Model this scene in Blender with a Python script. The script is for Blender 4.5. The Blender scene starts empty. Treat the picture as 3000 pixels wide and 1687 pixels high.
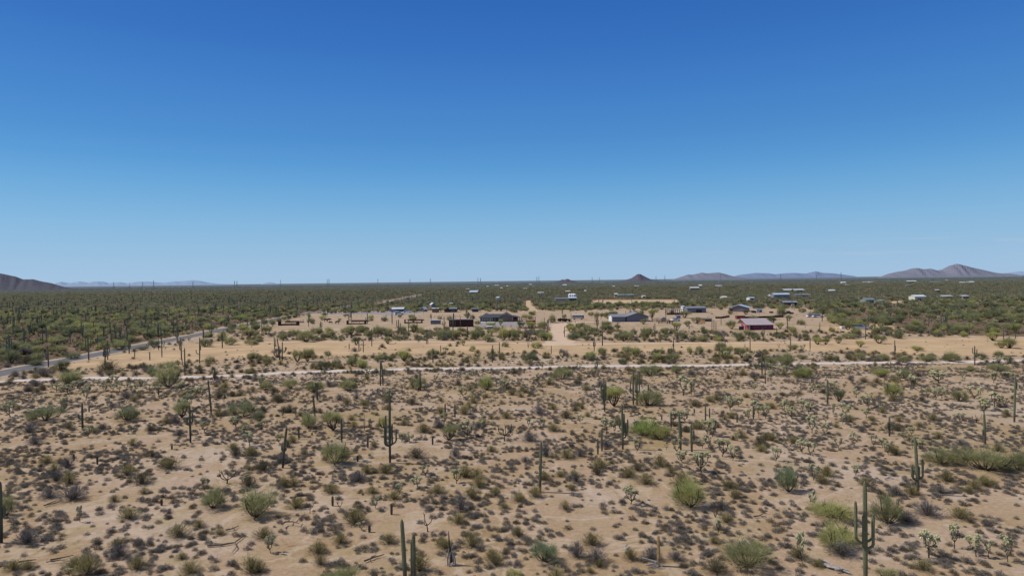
import bpy, math, random
import numpy as np
from mathutils import Vector
random.seed(7); RNG = np.random.default_rng(7)
SC = bpy.context.scene
COL = SC.collection
R = math.radians
# ------------------------------------------------------------------ camera
H = 20.0; F = 2000.0; CX = 1500.0; CY = 843.5
PITCH = math.atan(21.0/2000); ROLL = R(0.69)
cp, sp_, cr, sr = math.cos(PITCH), math.sin(PITCH), math.cos(ROLL), math.sin(ROLL)
FW = np.array([0, cp, -sp_]); U0 = np.array([0, sp_, cp]); X0 = np.array([1.0, 0, 0])
RT = cr*X0 - sr*U0; UP = sr*X0 + cr*U0
def ray(px, py): return FW + RT*((px-CX)/F) + UP*(-(py-CY)/F)
def g(px, py):
    d = ray(px, py); t = -H/min(d[2], -1e-5); return d[0]*t, d[1]*t
def proj(x, y, z=0.0):
    v = np.array([x, y, z-H]); w = v@FW; return CX+F*(v@RT)/w, CY-F*(v@UP)/w
def at_dist(px, dist):
    d = ray(px, 830); s = dist/d[1]; return d[0]*s, dist
WIN = {'A':(0,1050,.29503),'B':(740,1050,.29503),'C':(1500,1050,.29503),'D':(2240,1050,.29503),
 'E':(0,1350,.29503),'F':(740,1350,.29503),'G':(1500,1350,.29503),'H':(2240,1350,.29503),
 'K':(0,760,.29503),'L':(740,780,.20963),'M':(1240,780,.20963),'N':(1740,780,.23292),'O':(2300,740,.27174),
 'P':(790,890,.11646),'Q':(1090,870,.11646),'R':(1390,890,.11646),'S':(1660,890,.11646),'T':(1930,880,.10481),
 'U':(2120,840,.11646),'V':(2400,800,.23292),'X':(1340,820,.15528),'Y':(1740,800,.15528),'W':(0,0,1.1646)}
def wpx(w, x, y):
    a, b, s = WIN[w]; return a+x*s, b+y*s
def mpp(y): return y/F      # metres per photo pixel at distance y

# ------------------------------------------------------------------ materials
MATS = {}
def nodes(name):
    m = bpy.data.materials.new(name); m.use_nodes = True
    nt = m.node_tree; nt.nodes.clear(); MATS[name] = m
    out = nt.nodes.new('ShaderNodeOutputMaterial'); return m, nt, out
def N(nt, t, **kw):
    n = nt.nodes.new(t)
    for k, v in kw.items():
        if k in n.inputs: n.inputs[k].default_value = v
        else: setattr(n, k, v)
    return n
def ramp(nt, stops):
    r = nt.nodes.new('ShaderNodeValToRGB'); e = r.color_ramp.elements
    while len(e) < len(stops): e.new(0.5)
    for i, (p, c) in enumerate(stops):
        e[i].position = p; e[i].color = (*c, 1)
    return r
def mixc(nt, a, b, f, mode='MIX'):
    m = nt.nodes.new('ShaderNodeMix'); m.data_type = 'RGBA'; m.blend_type = mode
    for s, v in ((m.inputs[0], f), (m.inputs[6], a), (m.inputs[7], b)):
        if hasattr(v, 'is_output') or isinstance(v, bpy.types.NodeSocket): nt.links.new(v, s)
        else: s.default_value = v if isinstance(v, (int, float)) else (*v, 1)
    return m.outputs[2]
def foliage(name, c1, c2, trans=0.25, nscale=4.5):
    m, nt, out = nodes(name); L = nt.links.new
    oi = N(nt, 'ShaderNodeObjectInfo'); rp = ramp(nt, [(0, c1), (1, c2)]); L(oi.outputs['Random'], rp.inputs[0])
    tc = N(nt, 'ShaderNodeTexCoord'); nz = N(nt, 'ShaderNodeTexNoise', Scale=nscale, Detail=3.0); L(tc.outputs['Object'], nz.inputs['Vector'])
    r2 = ramp(nt, [(0.3, (0.62,)*3), (0.7, (1.4,)*3)]); L(nz.outputs[0], r2.inputs[0])
    c = mixc(nt, rp.outputs[0], r2.outputs[0], 1.0, 'MULTIPLY')
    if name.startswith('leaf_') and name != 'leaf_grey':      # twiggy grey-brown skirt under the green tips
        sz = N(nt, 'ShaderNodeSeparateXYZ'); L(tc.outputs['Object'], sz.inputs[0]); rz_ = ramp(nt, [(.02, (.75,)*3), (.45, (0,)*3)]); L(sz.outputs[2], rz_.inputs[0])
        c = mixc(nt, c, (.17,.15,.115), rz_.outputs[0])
    d = N(nt, 'ShaderNodeBsdfDiffuse'); t = N(nt, 'ShaderNodeBsdfTranslucent'); mx = N(nt, 'ShaderNodeMixShader'); mx.inputs[0].default_value = trans
    L(c, d.inputs[0]); L(c, t.inputs[0]); L(d.outputs[0], mx.inputs[1]); L(t.outputs[0], mx.inputs[2]); L(mx.outputs[0], out.inputs[0])
    return m
def solid(name, c, rough=0.7, metal=0.0, var=0.12, scale=3.0, bump=0.0, stripes=None):
    m, nt, out = nodes(name); L = nt.links.new
    b = N(nt, 'ShaderNodeBsdfPrincipled', Roughness=rough, Metallic=metal)
    tc = N(nt, 'ShaderNodeTexCoord'); nz = N(nt, 'ShaderNodeTexNoise', Scale=scale, Detail=5.0); L(tc.outputs['Object'], nz.inputs['Vector'])
    r2 = ramp(nt, [(0.3, (1-var,)*3), (0.7, (1+var,)*3)]); L(nz.outputs[0], r2.inputs[0])
    col = mixc(nt, c, r2.outputs[0], 1.0, 'MULTIPLY')
    if stripes:
        wv = N(nt, 'ShaderNodeTexWave', Scale=stripes); wv.bands_direction = 'X'; L(tc.outputs['Object'], wv.inputs['Vector'])
        r3 = ramp(nt, [(0.0, (0.8,)*3), (0.5, (1.05,)*3)]); L(wv.outputs[1], r3.inputs[0])
        col = mixc(nt, col, r3.outputs[0], 1.0, 'MULTIPLY')
    L(col, b.inputs['Base Color']); L(b.outputs[0], out.inputs[0])
    if bump:
        bp = N(nt, 'ShaderNodeBump', Strength=bump, Distance=0.05); L(nz.outputs[0], bp.inputs['Height']); L(bp.outputs[0], b.inputs['Normal'])
    return m
foliage('leaf_yellowgreen', (.43,.43,.16), (.52,.50,.20), .5)
foliage('leaf_green', (.30,.30,.145), (.40,.385,.185), .5)
foliage('leaf_dark', (.20,.22,.125), (.27,.28,.15), .4)
foliage('leaf_bright', (.32,.40,.12), (.40,.45,.15), .5)
foliage('leaf_bluish', (.25,.295,.16), (.29,.33,.175), .4)
foliage('leaf_grey', (.20,.18,.165), (.26,.23,.21), .2)
foliage('leaf_creosote', (.28,.235,.11), (.42,.35,.16), .3)
foliage('leaf_creosote_dark', (.15,.13,.08), (.22,.185,.11), .25)
foliage('bursage', (.165,.15,.133), (.25,.222,.19), .25)
foliage('bursage_brown', (.145,.12,.085), (.215,.17,.11), .15)
foliage('drygrass', (.36,.27,.13), (.46,.34,.17), .3)
foliage('far_tree', (.25,.24,.15), (.345,.32,.195), .4)
foliage('haze_tinted_tree', (.26,.265,.205), (.335,.33,.25), .4)  # air haze of the distance put into the leaf colour
foliage('haze_tinted_tree_far', (.255,.28,.275), (.31,.33,.315), .4)  # stronger, bluer air haze put into the leaf colour
foliage('far_shrub', (.24,.19,.135), (.36,.285,.20), .25)
foliage('far_cholla', (.42,.38,.25), (.58,.52,.35), .1)
foliage('joint_pale', (.44,.41,.23), (.56,.52,.31), .15, 6.0)
foliage('joint_olive', (.26,.24,.14), (.36,.33,.2), .1, 6.0)
foliage('bark', (.055,.04,.03), (.10,.075,.055), 0.0)
foliage('bark_green', (.12,.13,.06), (.16,.16,.08), 0.0)
foliage('dead_wood', (.12,.09,.07), (.17,.13,.10), 0.0, 4.0)
foliage('grey_wood', (.30,.27,.25), (.42,.38,.35), 0.0, 4.0)
foliage('tan_wood', (.36,.22,.10), (.42,.27,.13), 0.0, 3.0)
foliage('wand', (.11,.09,.06), (.16,.13,.09), 0.0)
def saguaro_mat(name, g1, g2, br, dark):
    m, nt, out = nodes(name); L = nt.links.new
    oi = N(nt, 'ShaderNodeObjectInfo'); rp = ramp(nt, [(0, g1), (1, g2)]); L(oi.outputs['Random'], rp.inputs[0])
    geo = N(nt, 'ShaderNodeNewGeometry'); sp = N(nt, 'ShaderNodeSeparateXYZ'); L(geo.outputs['Position'], sp.inputs[0])
    nz = N(nt, 'ShaderNodeTexNoise', Scale=2.2, Detail=4.0); L(geo.outputs['Position'], nz.inputs['Vector'])
    ad = N(nt, 'ShaderNodeMath', operation='MULTIPLY_ADD'); L(nz.outputs[0], ad.inputs[0]); ad.inputs[1].default_value = -2.2; L(sp.outputs[2], ad.inputs[2])
    mr = N(nt, 'ShaderNodeMapRange'); L(ad.outputs[0], mr.inputs[0]); mr.inputs[1].default_value = -.6; mr.inputs[2].default_value = .9
    c = mixc(nt, br, rp.outputs[0], mr.outputs[0])
    tc = N(nt, 'ShaderNodeTexCoord'); s2 = N(nt, 'ShaderNodeSeparateXYZ'); L(tc.outputs['Object'], s2.inputs[0])
    r2 = ramp(nt, [(0.35, (dark,)*3), (0.65, (1.15,)*3)]); n2 = N(nt, 'ShaderNodeTexNoise', Scale=9.0, Detail=2.0); L(geo.outputs['Position'], n2.inputs['Vector']); L(n2.outputs[0], r2.inputs[0])
    c = mixc(nt, c, r2.outputs[0], 1.0, 'MULTIPLY')
    b = N(nt, 'ShaderNodeBsdfPrincipled', Roughness=.7); L(c, b.inputs['Base Color']); L(b.outputs[0], out.inputs[0])
saguaro_mat('saguaro_skin', (.135,.145,.07), (.17,.175,.09), (.085,.062,.045), .8)
saguaro_mat('saguaro_dark', (.105,.11,.06), (.14,.14,.08), (.055,.04,.03), .75)
saguaro_mat('saguaro_far', (.11,.115,.075), (.16,.16,.105), (.055,.045,.03), .8)
# buildings
solid('slate_roof', (.045,.05,.07), .8, var=.15); solid('tan_wall', (.21,.165,.135)); solid('dark_opening', (.012,.012,.016), .4, var=.05)
solid('glass', (.03,.04,.06), .15, var=.02); solid('white_paint', (.75,.75,.75), .5, var=.05); solid('concrete', (.62,.58,.55), .9, var=.06)
solid('bluegrey_metal', (.175,.175,.205), .55, var=.06, stripes=6.0); solid('bluegrey_roof', (.23,.225,.25), .5, var=.06, stripes=4.0)
solid('darkgrey_trim', (.05,.05,.06)); solid('magenta_wall', (.30,.03,.09), .8, var=.15); solid('pink_wall', (.55,.30,.25), .8)
solid('pinkgrey_roof', (.37,.315,.315), .75, var=.07, scale=1.0); solid('skyblue_roof', (.44,.56,.63), .4, var=.05, stripes=3.0)
solid('grey_metal', (.30,.28,.29), .5, var=.08, stripes=5.0); solid('mauve_wall', (.20,.165,.175), .7, var=.08, stripes=5.0)
solid('rust_red', (.24,.05,.035), .75, var=.15, stripes=5.0); solid('oxblood', (.045,.014,.012), .8, var=.25, stripes=4.0)
solid('pipe_red', (.085,.03,.025), .8, var=.2); solid('brown_wood', (.085,.055,.04), .85, var=.25); solid('cream', (.62,.58,.48), .7, var=.05)
solid('brick_brown', (.20,.12,.095), .85); solid('light_roof', (.5,.475,.45), .5, var=.06); solid('white_roof', (.62,.63,.65), .4, var=.04)
solid('darkblue', (.038,.04,.052), .5); solid('tyre', (.02,.02,.02), .9); solid('black_paint', (.02,.02,.025), .3); solid('orange_wood', (.33,.17,.08), .8)
solid('greenblue', (.24,.265,.25), .6); solid('tank_blue', (.19,.22,.225), .5); solid('cow_hide', (.03,.02,.018), .8, var=.5, scale=1.2); solid('rock', (.4,.36,.33), .9)
solid('galvanised', (.22,.23,.25), .5); solid('rubber_grey', (.3,.3,.32), .6)
# ground
def ground_mat():
    m, nt, out = nodes('desert_soil'); L = nt.links.new
    geo = N(nt, 'ShaderNodeNewGeometry'); P = geo.outputs['Position']
    def nz(s, d=5.0, rough=.55, st=None):
        n = N(nt, 'ShaderNodeTexNoise', Scale=s, Detail=d, Roughness=rough)
        if st:
            mp = N(nt, 'ShaderNodeMapping'); mp.inputs['Scale'].default_value = st; L(P, mp.inputs[0]); L(mp.outputs[0], n.inputs['Vector'])
        else: L(P, n.inputs['Vector'])
        return n.outputs[0]
    r1 = ramp(nt, [(0.36, (.36,.258,.15)), (0.5, (.395,.273,.175)), (0.66, (.455,.345,.258))]); L(nz(.045, 6.0), r1.inputs[0])
    r2 = ramp(nt, [(0.35, (.36,.26,.13)), (0.52, (1,1,1))]); L(nz(.16, 7.0, .65), r2.inputs[0])
    r2.color_ramp.elements[0].color = (.80,.78,.62,1)
    c = mixc(nt, r1.outputs[0], r2.outputs[0], .8, 'MULTIPLY')
    r3 = ramp(nt, [(0.35, (.78,)*3), (0.6, (1.1,)*3)]); L(nz(2.3, 6.0, .7), r3.inputs[0]); c = mixc(nt, c, r3.outputs[0], .8, 'MULTIPLY')
    r4 = ramp(nt, [(0.30, (.55,.5,.47)), (0.42, (1,1,1)), (.7, (1.12,1.12,1.12))]); L(nz(11.0, 3.0, .6), r4.inputs[0]); c = mixc(nt, c, r4.outputs[0], .7, 'MULTIPLY')
    # pale run-off channels and straw litter
    wn = N(nt, 'ShaderNodeTexNoise', Scale=.07, Detail=6.0, Roughness=.6, Distortion=1.2); L(P, wn.inputs['Vector']); rw = ramp(nt, [(.47, (0,0,0)), (.5, (1,1,1)), (.53, (0,0,0))]); L(wn.outputs[0], rw.inputs[0])
    c = mixc(nt, c, (.55,.43,.33), mixc(nt, rw.outputs[0], (.5,.5,.5), 1.0, 'MULTIPLY'))
    sn = nz(.35, 8.0, .75); rs = ramp(nt, [(.52, (0,0,0)), (.66, (.75,.75,.75))]); L(sn, rs.inputs[0]); c = mixc(nt, c, (.36,.27,.135), rs.outputs[0])
    vr = N(nt, 'ShaderNodeTexVoronoi', Scale=3.5); L(P, vr.inputs['Vector']); rv = ramp(nt, [(.06, (.62,.58,.55)), (.14, (1,1,1))]); L(vr.outputs['Distance'], rv.inputs[0]); c = mixc(nt, c, rv.outputs[0], .8, 'MULTIPLY')
    b = N(nt, 'ShaderNodeBsdfPrincipled', Roughness=.95); b.inputs['Specular IOR Level'].default_value = .1
    bp = N(nt, 'ShaderNodeBump', Strength=.6, Distance=.25); L(nz(1.3, 8.0, .7), bp.inputs['Height'])
    L(c, b.inputs['Base Color']); L(bp.outputs[0], b.inputs['Normal']); L(b.outputs[0], out.inputs[0]); return m
def scrub_mat():
    m, nt, out = nodes('scrub_soil'); L = nt.links.new
    geo = N(nt, 'ShaderNodeNewGeometry'); P = geo.outputs['Position']
    ln = N(nt, 'ShaderNodeVectorMath', operation='LENGTH'); L(P, ln.inputs[0])
    n1 = N(nt, 'ShaderNodeTexNoise', Scale=.03, Detail=8.0, Roughness=.7); L(P, n1.inputs['Vector'])
    r1 = ramp(nt, [(.38, (.13,.09,.065)), (.56, (.19,.135,.09)), (.70, (.34,.24,.155))]); L(n1.outputs[0], r1.inputs[0])
    n2 = N(nt, 'ShaderNodeTexNoise', Scale=.006, Detail=12.0, Roughness=.75); L(P, n2.inputs['Vector'])
    r2 = ramp(nt, [(.38, (.115,.125,.095)), (.52, (.165,.17,.125)), (.66, (.23,.22,.16))]); L(n2.outputs[0], r2.inputs[0])
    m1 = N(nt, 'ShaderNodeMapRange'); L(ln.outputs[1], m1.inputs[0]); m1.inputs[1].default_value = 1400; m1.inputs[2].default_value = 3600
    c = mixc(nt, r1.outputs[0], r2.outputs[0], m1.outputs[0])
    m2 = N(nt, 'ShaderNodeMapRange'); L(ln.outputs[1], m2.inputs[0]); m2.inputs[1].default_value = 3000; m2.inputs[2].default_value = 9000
    c = mixc(nt, c, (.13,.155,.175), m2.outputs[0])  # bluish air haze painted into the ground colour, growing with distance
    b = N(nt, 'ShaderNodeBsdfDiffuse'); L(c, b.inputs[0]); L(b.outputs[0], out.inputs[0]); return m
ground_mat(); scrub_mat()
def soil(name, c, var=.1, s1=.3, s2=6.0):
    m, nt, out = nodes(name); L = nt.links.new
    geo = N(nt, 'ShaderNodeNewGeometry'); b = N(nt, 'ShaderNodeBsdfPrincipled', Roughness=.95)
    col = c
    for s in (s1, s2):
        n1 = N(nt, 'ShaderNodeTexNoise', Scale=s, Detail=6.0, Roughness=.65); L(geo.outputs['Position'], n1.inputs['Vector'])
        r = ramp(nt, [(.35, (1-var,)*3), (.65, (1+var,)*3)]); L(n1.outputs[0], r.inputs[0]); col = mixc(nt, col, r.outputs[0], 1.0, 'MULTIPLY')
    b.inputs['Specular IOR Level'].default_value = .05; L(col, b.inputs['Base Color']); L(b.outputs[0], out.inputs[0])
soil('track_dirt', (.58,.49,.425), .1); soil('asphalt', (.155,.145,.148), .14); soil('gravel', (.29,.255,.245), .1); soil('verge', (.42,.33,.25), .1)
soil('paddock', (.40,.29,.195), .12, .1); soil('yellow_soil', (.47,.325,.19), .16, .09); soil('path_sand', (.5,.36,.22), .08); soil('drive_sand', (.56,.41,.29), .08)
def mount_mat(name, c1, c2, scale):  # c1 and c2 carry the air haze of far hills in the base colour
    m, nt, out = nodes(name); L = nt.links.new
    geo = N(nt, 'ShaderNodeNewGeometry'); n1 = N(nt, 'ShaderNodeTexNoise', Scale=scale, Detail=9.0, Roughness=.7); L(geo.outputs['Position'], n1.inputs['Vector'])
    r = ramp(nt, [(.35, c1), (.65, c2)]); L(n1.outputs[0], r.inputs[0]); b = N(nt, 'ShaderNodeBsdfDiffuse'); L(r.outputs[0], b.inputs[0]); L(b.outputs[0], out.inputs[0])
mount_mat('hill_near', (.085,.085,.105), (.115,.11,.13), .02); mount_mat('butte_rock', (.095,.085,.11), (.13,.11,.13), .01)
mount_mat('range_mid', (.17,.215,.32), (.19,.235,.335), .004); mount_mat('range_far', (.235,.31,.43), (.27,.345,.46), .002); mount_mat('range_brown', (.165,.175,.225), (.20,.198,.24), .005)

# ------------------------------------------------------------------ mesh builder
class MB:
    def __init__(s): s.v = []; s.f = []; s.m = []; s.n = 0; s.mats = []
    def mi(s, mat):
        if mat not in s.mats: s.mats.append(mat)
        return s.mats.index(mat)
    def add(s, V, Fs, mat):
        V = np.asarray(V, float); k = s.mi(mat)
        s.v.append(V); s.f += [tuple(int(i)+s.n for i in f) for f in Fs]; s.m += [k]*len(Fs); s.n += len(V); return s
    def box(s, c, d, mat, rz=0.0):
        x, y, z = [q/2 for q in d]
        V = np.array([(-x,-y,-z),(x,-y,-z),(x,y,-z),(-x,y,-z),(-x,-y,z),(x,-y,z),(x,y,z),(-x,y,z)], float)
        if rz: V = V@np.array([[math.cos(rz), math.sin(rz), 0], [-math.sin(rz), math.cos(rz), 0], [0,0,1]])
        return s.add(V+np.array(c), [(0,3,2,1),(4,5,6,7),(0,1,5,4),(1,2,6,5),(2,3,7,6),(3,0,4,7)], mat)
    def tube(s, pts, rad, mat, n=6, ribs=0.0, cap=True):
        pts = np.asarray(pts, float); k = len(pts); rad = np.broadcast_to(rad, (k,))
        T = np.gradient(pts, axis=0); T /= np.linalg.norm(T, axis=1)[:, None]+1e-9
        ref = np.array([1.0, .13, 0]) if abs(T[0][2]) > .5 else np.array([0, 0.1, 1.0])
        V = []
        for i in range(k):
            a = np.cross(T[i], ref); a /= np.linalg.norm(a); b = np.cross(T[i], a)
            for j in range(n):
                th = 2*math.pi*j/n; rr = rad[i]*(1+(ribs if j % 2 else -ribs)); V.append(pts[i]+rr*(math.cos(th)*a+math.sin(th)*b))
        Fs = [(i*n+j, i*n+(j+1)%n, (i+1)*n+(j+1)%n, (i+1)*n+j) for i in range(k-1) for j in range(n)]
        if cap: V.append(pts[0]); V.append(pts[-1]); Fs += [(k*n, (j+1)%n, j) for j in range(n)]+[(k*n+1, (k-1)*n+j, (k-1)*n+(j+1)%n) for j in range(n)]
        return s.add(V, Fs, mat)
    def slivers(s, Pn, D, length, width, mat):
        n = len(Pn); D = D/(np.linalg.norm(D, axis=1)[:, None]+1e-9)
        side = np.cross(D, RNG.normal(size=(n, 3))); side /= np.linalg.norm(side, axis=1)[:, None]+1e-9
        l = np.broadcast_to(length, (n,))[:, None]; w = np.broadcast_to(width, (n,))[:, None]
        V = np.empty((n, 3, 3)); V[:, 0] = Pn-side*w/2; V[:, 1] = Pn+side*w/2; V[:, 2] = Pn+D*l
        k = s.mi(mat); s.v.append(V.reshape(-1, 3)); s.f += [(s.n+3*i, s.n+3*i+1, s.n+3*i+2) for i in range(n)]; s.m += [k]*n; s.n += 3*n; return s
    def mesh(s, name):
        me = bpy.data.meshes.new(name); me.from_pydata(np.concatenate(s.v).tolist(), [], s.f)
        for m in s.mats: me.materials.append(MATS[m])
        me.polygons.foreach_set('material_index', s.m); me.update(); return me
    def build(s, name, parent=None, loc=(0,0,0), smooth=False, col=None):
        me = s.mesh(name)
        if smooth: me.polygons.foreach_set('use_smooth', [True]*len(me.polygons))
        return link(name, me, parent, loc, col=col)
def link(name, data, parent=None, loc=(0,0,0), rz=0.0, scale=(1,1,1), col=None):
    o = bpy.data.objects.new(name, data); (col or COL).objects.link(o); o.parent = parent
    o.location = loc; o.rotation_euler = (0, 0, rz); o.scale = scale; return o
def tag(o, label=None, cat=None, group=None, kind=None):
    if label: o['label'] = label
    if cat: o['category'] = cat
    if group: o['group'] = group
    if kind: o['kind'] = kind
    return o
def empty(name, loc=(0,0,0), rz=0.0, scale=(1,1,1)):
    o = link(name, None, None, loc, rz, scale); o.empty_display_size = .3; return o
USED = {}
def uniq(lbl): USED[lbl] = USED.get(lbl, 0)+1; return USED[lbl] == 1
# ------------------------------------------------------------------ plant prototypes (unit sized, reused mesh data)
def rnd(a, b): return random.uniform(a, b)
def curve(p0, p1, sag, n=6):
    p0 = np.array(p0, float); p1 = np.array(p1, float); t = np.linspace(0, 1, n)[:, None]
    return p0+(p1-p0)*t+np.array(sag)*np.sin(t*math.pi)
def make_tree(seed, style, n=5200, bark='bark', leaf='leaf_green'):
    # unit tree: height 1, crown radius .5 ; style 'bush' foliage to the ground, 'tree' with visible trunk, 'twiggy' sparse
    random.seed(seed); tr = MB(); cr_ = MB(); cl = []
    nl = random.randint(2, 3) if style == 'bush' else random.randint(4, 5); low = .18 if style == 'bush' else .42
    for i in range(nl):
        a = 2*math.pi*(i+rnd(-.3, .3))/nl; rr = rnd(.22, .36); top = rnd(.5, .78)
        e = (math.cos(a)*rr, math.sin(a)*rr, top); tr.tube(curve((0,0,0), e, (math.cos(a)*.06, math.sin(a)*.06, -.05)), np.linspace(.022, .009, 6), bark, 5)
        cl.append((e[0], e[1], e[2], rnd(.13, .2)))
        for q in range(random.randint(3, 4)):
            a2 = a+rnd(-.7, .7); r2 = rnd(.25, .46); z2 = rnd(low, .9); z2 = min(z2, .93-.75*(r2*1.5)**2*.8)
            e2 = (math.cos(a2)*r2, math.sin(a2)*r2, max(z2, .15)); s = np.array(e)*rnd(.4, .8)
            tr.tube(curve(s, e2, (0,0,.03), 4), np.linspace(.009, .003, 4), bark, 4); cl.append((*e2, rnd(.09, .17)))
    K = random.randint(6, 9); lob = []
    for q in range(K):
        a = 2*math.pi*q/K+rnd(-.7, .7); rr = rnd(.10, .34)
        lob.append((math.cos(a)*rr, math.sin(a)*rr, rnd(.14, .55) if style == 'bush' else rnd(.45, .74), rnd(.10, .22), rnd(.2, .36) if style == 'bush' else rnd(.12, .25)))
    lob.append((rnd(-.08, .08), rnd(-.08, .08), .58 if style == 'bush' else .68, .24, .38 if style == 'bush' else .29)); lob = np.array(lob)
    for k0 in range(len(lob)): tr.tube(curve((0,0,0), lob[k0, :3], (lob[k0, 0]*.25, lob[k0, 1]*.25, -.03), 5), np.linspace(.016, .006, 5), bark, 4)
    k = RNG.integers(0, len(lob), n); c = lob[k]; d = RNG.normal(size=(n, 3)); d /= np.linalg.norm(d, axis=1)[:, None]
    P = c[:, :3]+d*np.stack([c[:, 3], c[:, 3], c[:, 4]], 1)*(RNG.random(n)**.6*RNG.uniform(.7, 1.5, n))[:, None]
    keep = P[:, 2] > 0.02; P = P[keep]; d = d[keep]; n = len(P)
    D = P-np.array([0, 0, -.1]); D /= np.linalg.norm(D, axis=1)[:, None]; D = D+.3*RNG.normal(size=(n, 3))+.35*d+np.array([0, 0, .3])
    cr_.slivers(P, D, RNG.uniform(.05, .15, n), RNG.uniform(.005, .010, n), leaf)
    return tr.mesh('trunk'), cr_.mesh('crown')
def make_far_tree(seed, leaf='far_tree'):
    random.seed(seed); m = MB(); n = 260
    C = np.array([(rnd(-.27, .27), rnd(-.27, .27), rnd(.3, .68), rnd(.2, .3)) for _ in range(8)])
    c = C[RNG.integers(0, 8, n)]; d = RNG.normal(size=(n, 3)); d /= np.linalg.norm(d, axis=1)[:, None]
    P = c[:, :3]+d*(c[:, 3]*RNG.random(n)**.4)[:, None]; P[:, 2] = np.maximum(P[:, 2], .05)
    m.slivers(P, d+np.array([0, 0, .3]), RNG.uniform(.1, .2, n), RNG.uniform(.05, .1, n), leaf); return m.mesh('far_tree')
def make_creosote(seed, leaf='leaf_creosote', n=1500):
    random.seed(seed); st = MB(); fo = MB()
    for i in range(16):
        a = rnd(0, 2*math.pi); t = rnd(.15, 1.0); e = np.array([math.cos(a)*.42*t, math.sin(a)*.42*t, rnd(.6, .85)*(1-.4*t*t)])
        st.tube(curve((rnd(-.06, .06), rnd(-.06, .06), 0), e, (math.cos(a)*.05, math.sin(a)*.05, 0), 4), np.linspace(.010, .004, 4), 'bark', 3)
    a = RNG.uniform(0, 2*math.pi, n); s = RNG.random(n)**.6; lump = 1+.18*np.sin(3*a+seed)+.1*np.sin(5*a+2*seed)
    el = RNG.uniform(.05, 1.5, n); d = np.stack([np.cos(a)*np.cos(el), np.sin(a)*np.cos(el), np.sin(el)], 1)
    P = d*np.array([.42, .42, .72])*(s*lump)[:, None]+RNG.normal(size=(n, 3))*.03; P[:, 2] = np.abs(P[:, 2])
    fo.slivers(P, d*np.array([1, 1, 1.3])+RNG.normal(size=(n, 3))*.28+np.array([0, 0, .25]), RNG.uniform(.08, .20, n), RNG.uniform(.009, .018, n), leaf); return st.mesh('stems'), fo.mesh('foliage')
def make_bursage(seed, n=300, leaf='bursage', L=(.14, .27), W=(.030, .050)):
    m = MB(); a = RNG.uniform(0, 2*math.pi, n); el = np.arcsin(RNG.uniform(.02, 1, n)); s = RNG.random(n)**.45; lump = 1+.2*np.sin(2*a+seed)+.12*np.sin(5*a+seed*2)
    D = np.stack([np.cos(a)*np.cos(el), np.sin(a)*np.cos(el), np.sin(el)], 1); P = D*np.array([.40, .40, .72])*(s*lump)[:, None]; P[:, 2] = np.maximum(P[:, 2], 0.0)
    m.slivers(P, D+RNG.normal(size=(n, 3))*.45+np.array([0, 0, .25]), RNG.uniform(*L, n), RNG.uniform(*W, n), leaf); return m.mesh('bursage_shrub')
def capsule(mb, p, d, l, r, mat):
    d = d/np.linalg.norm(d); a = np.cross(d, (.3, .9, .1)); a /= np.linalg.norm(a); b = np.cross(d, a); V = [p]
    for t, q in ((.2, .8), (.6, 1.0), (.9, .65)):
        for j in range(5): V.append(p+d*l*t+r*q*(math.cos(j*1.2566)*a+math.sin(j*1.2566)*b))
    V.append(p+d*l); F_ = [(0, 1+(j+1) % 5, 1+j) for j in range(5)]+[(16, 11+j, 11+(j+1) % 5) for j in range(5)]
    for k in (0, 1): F_ += [(1+5*k+j, 1+5*k+(j+1) % 5, 6+5*k+(j+1) % 5, 6+5*k+j) for j in range(5)]
    mb.add(V, F_, mat)
def make_cholla(seed, joints=190, mat='joint_pale', dead=False):
    random.seed(seed); st = MB(); jo = MB(); th = rnd(.2, .42); lean = (rnd(-.06, .06), rnd(-.06, .06))
    st.tube(curve((0,0,0), (lean[0], lean[1], th), (rnd(-.02, .02), 0, 0), 4), [.032, .028, .026, .024], 'bark', 6); ends = []
    nb = random.randint(3, 5)
    for i in range(nb):
        a = 2*math.pi*(i+rnd(-.3, .3))/nb; r = rnd(.16, .38); e = np.array([math.cos(a)*r+lean[0], math.sin(a)*r+lean[1], rnd(.6, .85)]); s0 = np.array([lean[0], lean[1], th*rnd(.6, 1)])
        pts = curve(s0, e, (math.cos(a)*.07, math.sin(a)*.07, -.05), 5); st.tube(pts, np.linspace(.024, .014, 5), 'bark', 5); ends.append((e, a, pts))
        for q in range(2):
            e2 = e+np.array([rnd(-.13, .13), rnd(-.13, .13), rnd(-.02, .15)]); st.tube(curve(pts[3], e2, (0,0,0), 3), [.014, .012, .010], 'bark', 4); ends.append((e2, a, pts))
    if not dead:
        tufts = [e for e, a, p in ends]
        for q in range(joints):
            e = tufts[q % len(tufts)]; d = np.array([rnd(-1, 1), rnd(-1, 1), rnd(-.5, 1.2)]); d /= np.linalg.norm(d)
            capsule(jo, e+d*rnd(.0, .06), d, rnd(.085, .14), rnd(.028, .04), mat)
        for q in range(joints//5):
            e, a, pts = random.choice(ends); p = pts[2 if len(pts) > 3 else 1]+RNG.normal(size=3)*.035; capsule(jo, p, np.array([rnd(-1, 1), rnd(-1, 1), -.5]), .08, .024, 'joint_olive')
    return st.mesh('trunk'), (None if dead else jo.mesh('spiny_joints'))
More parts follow.
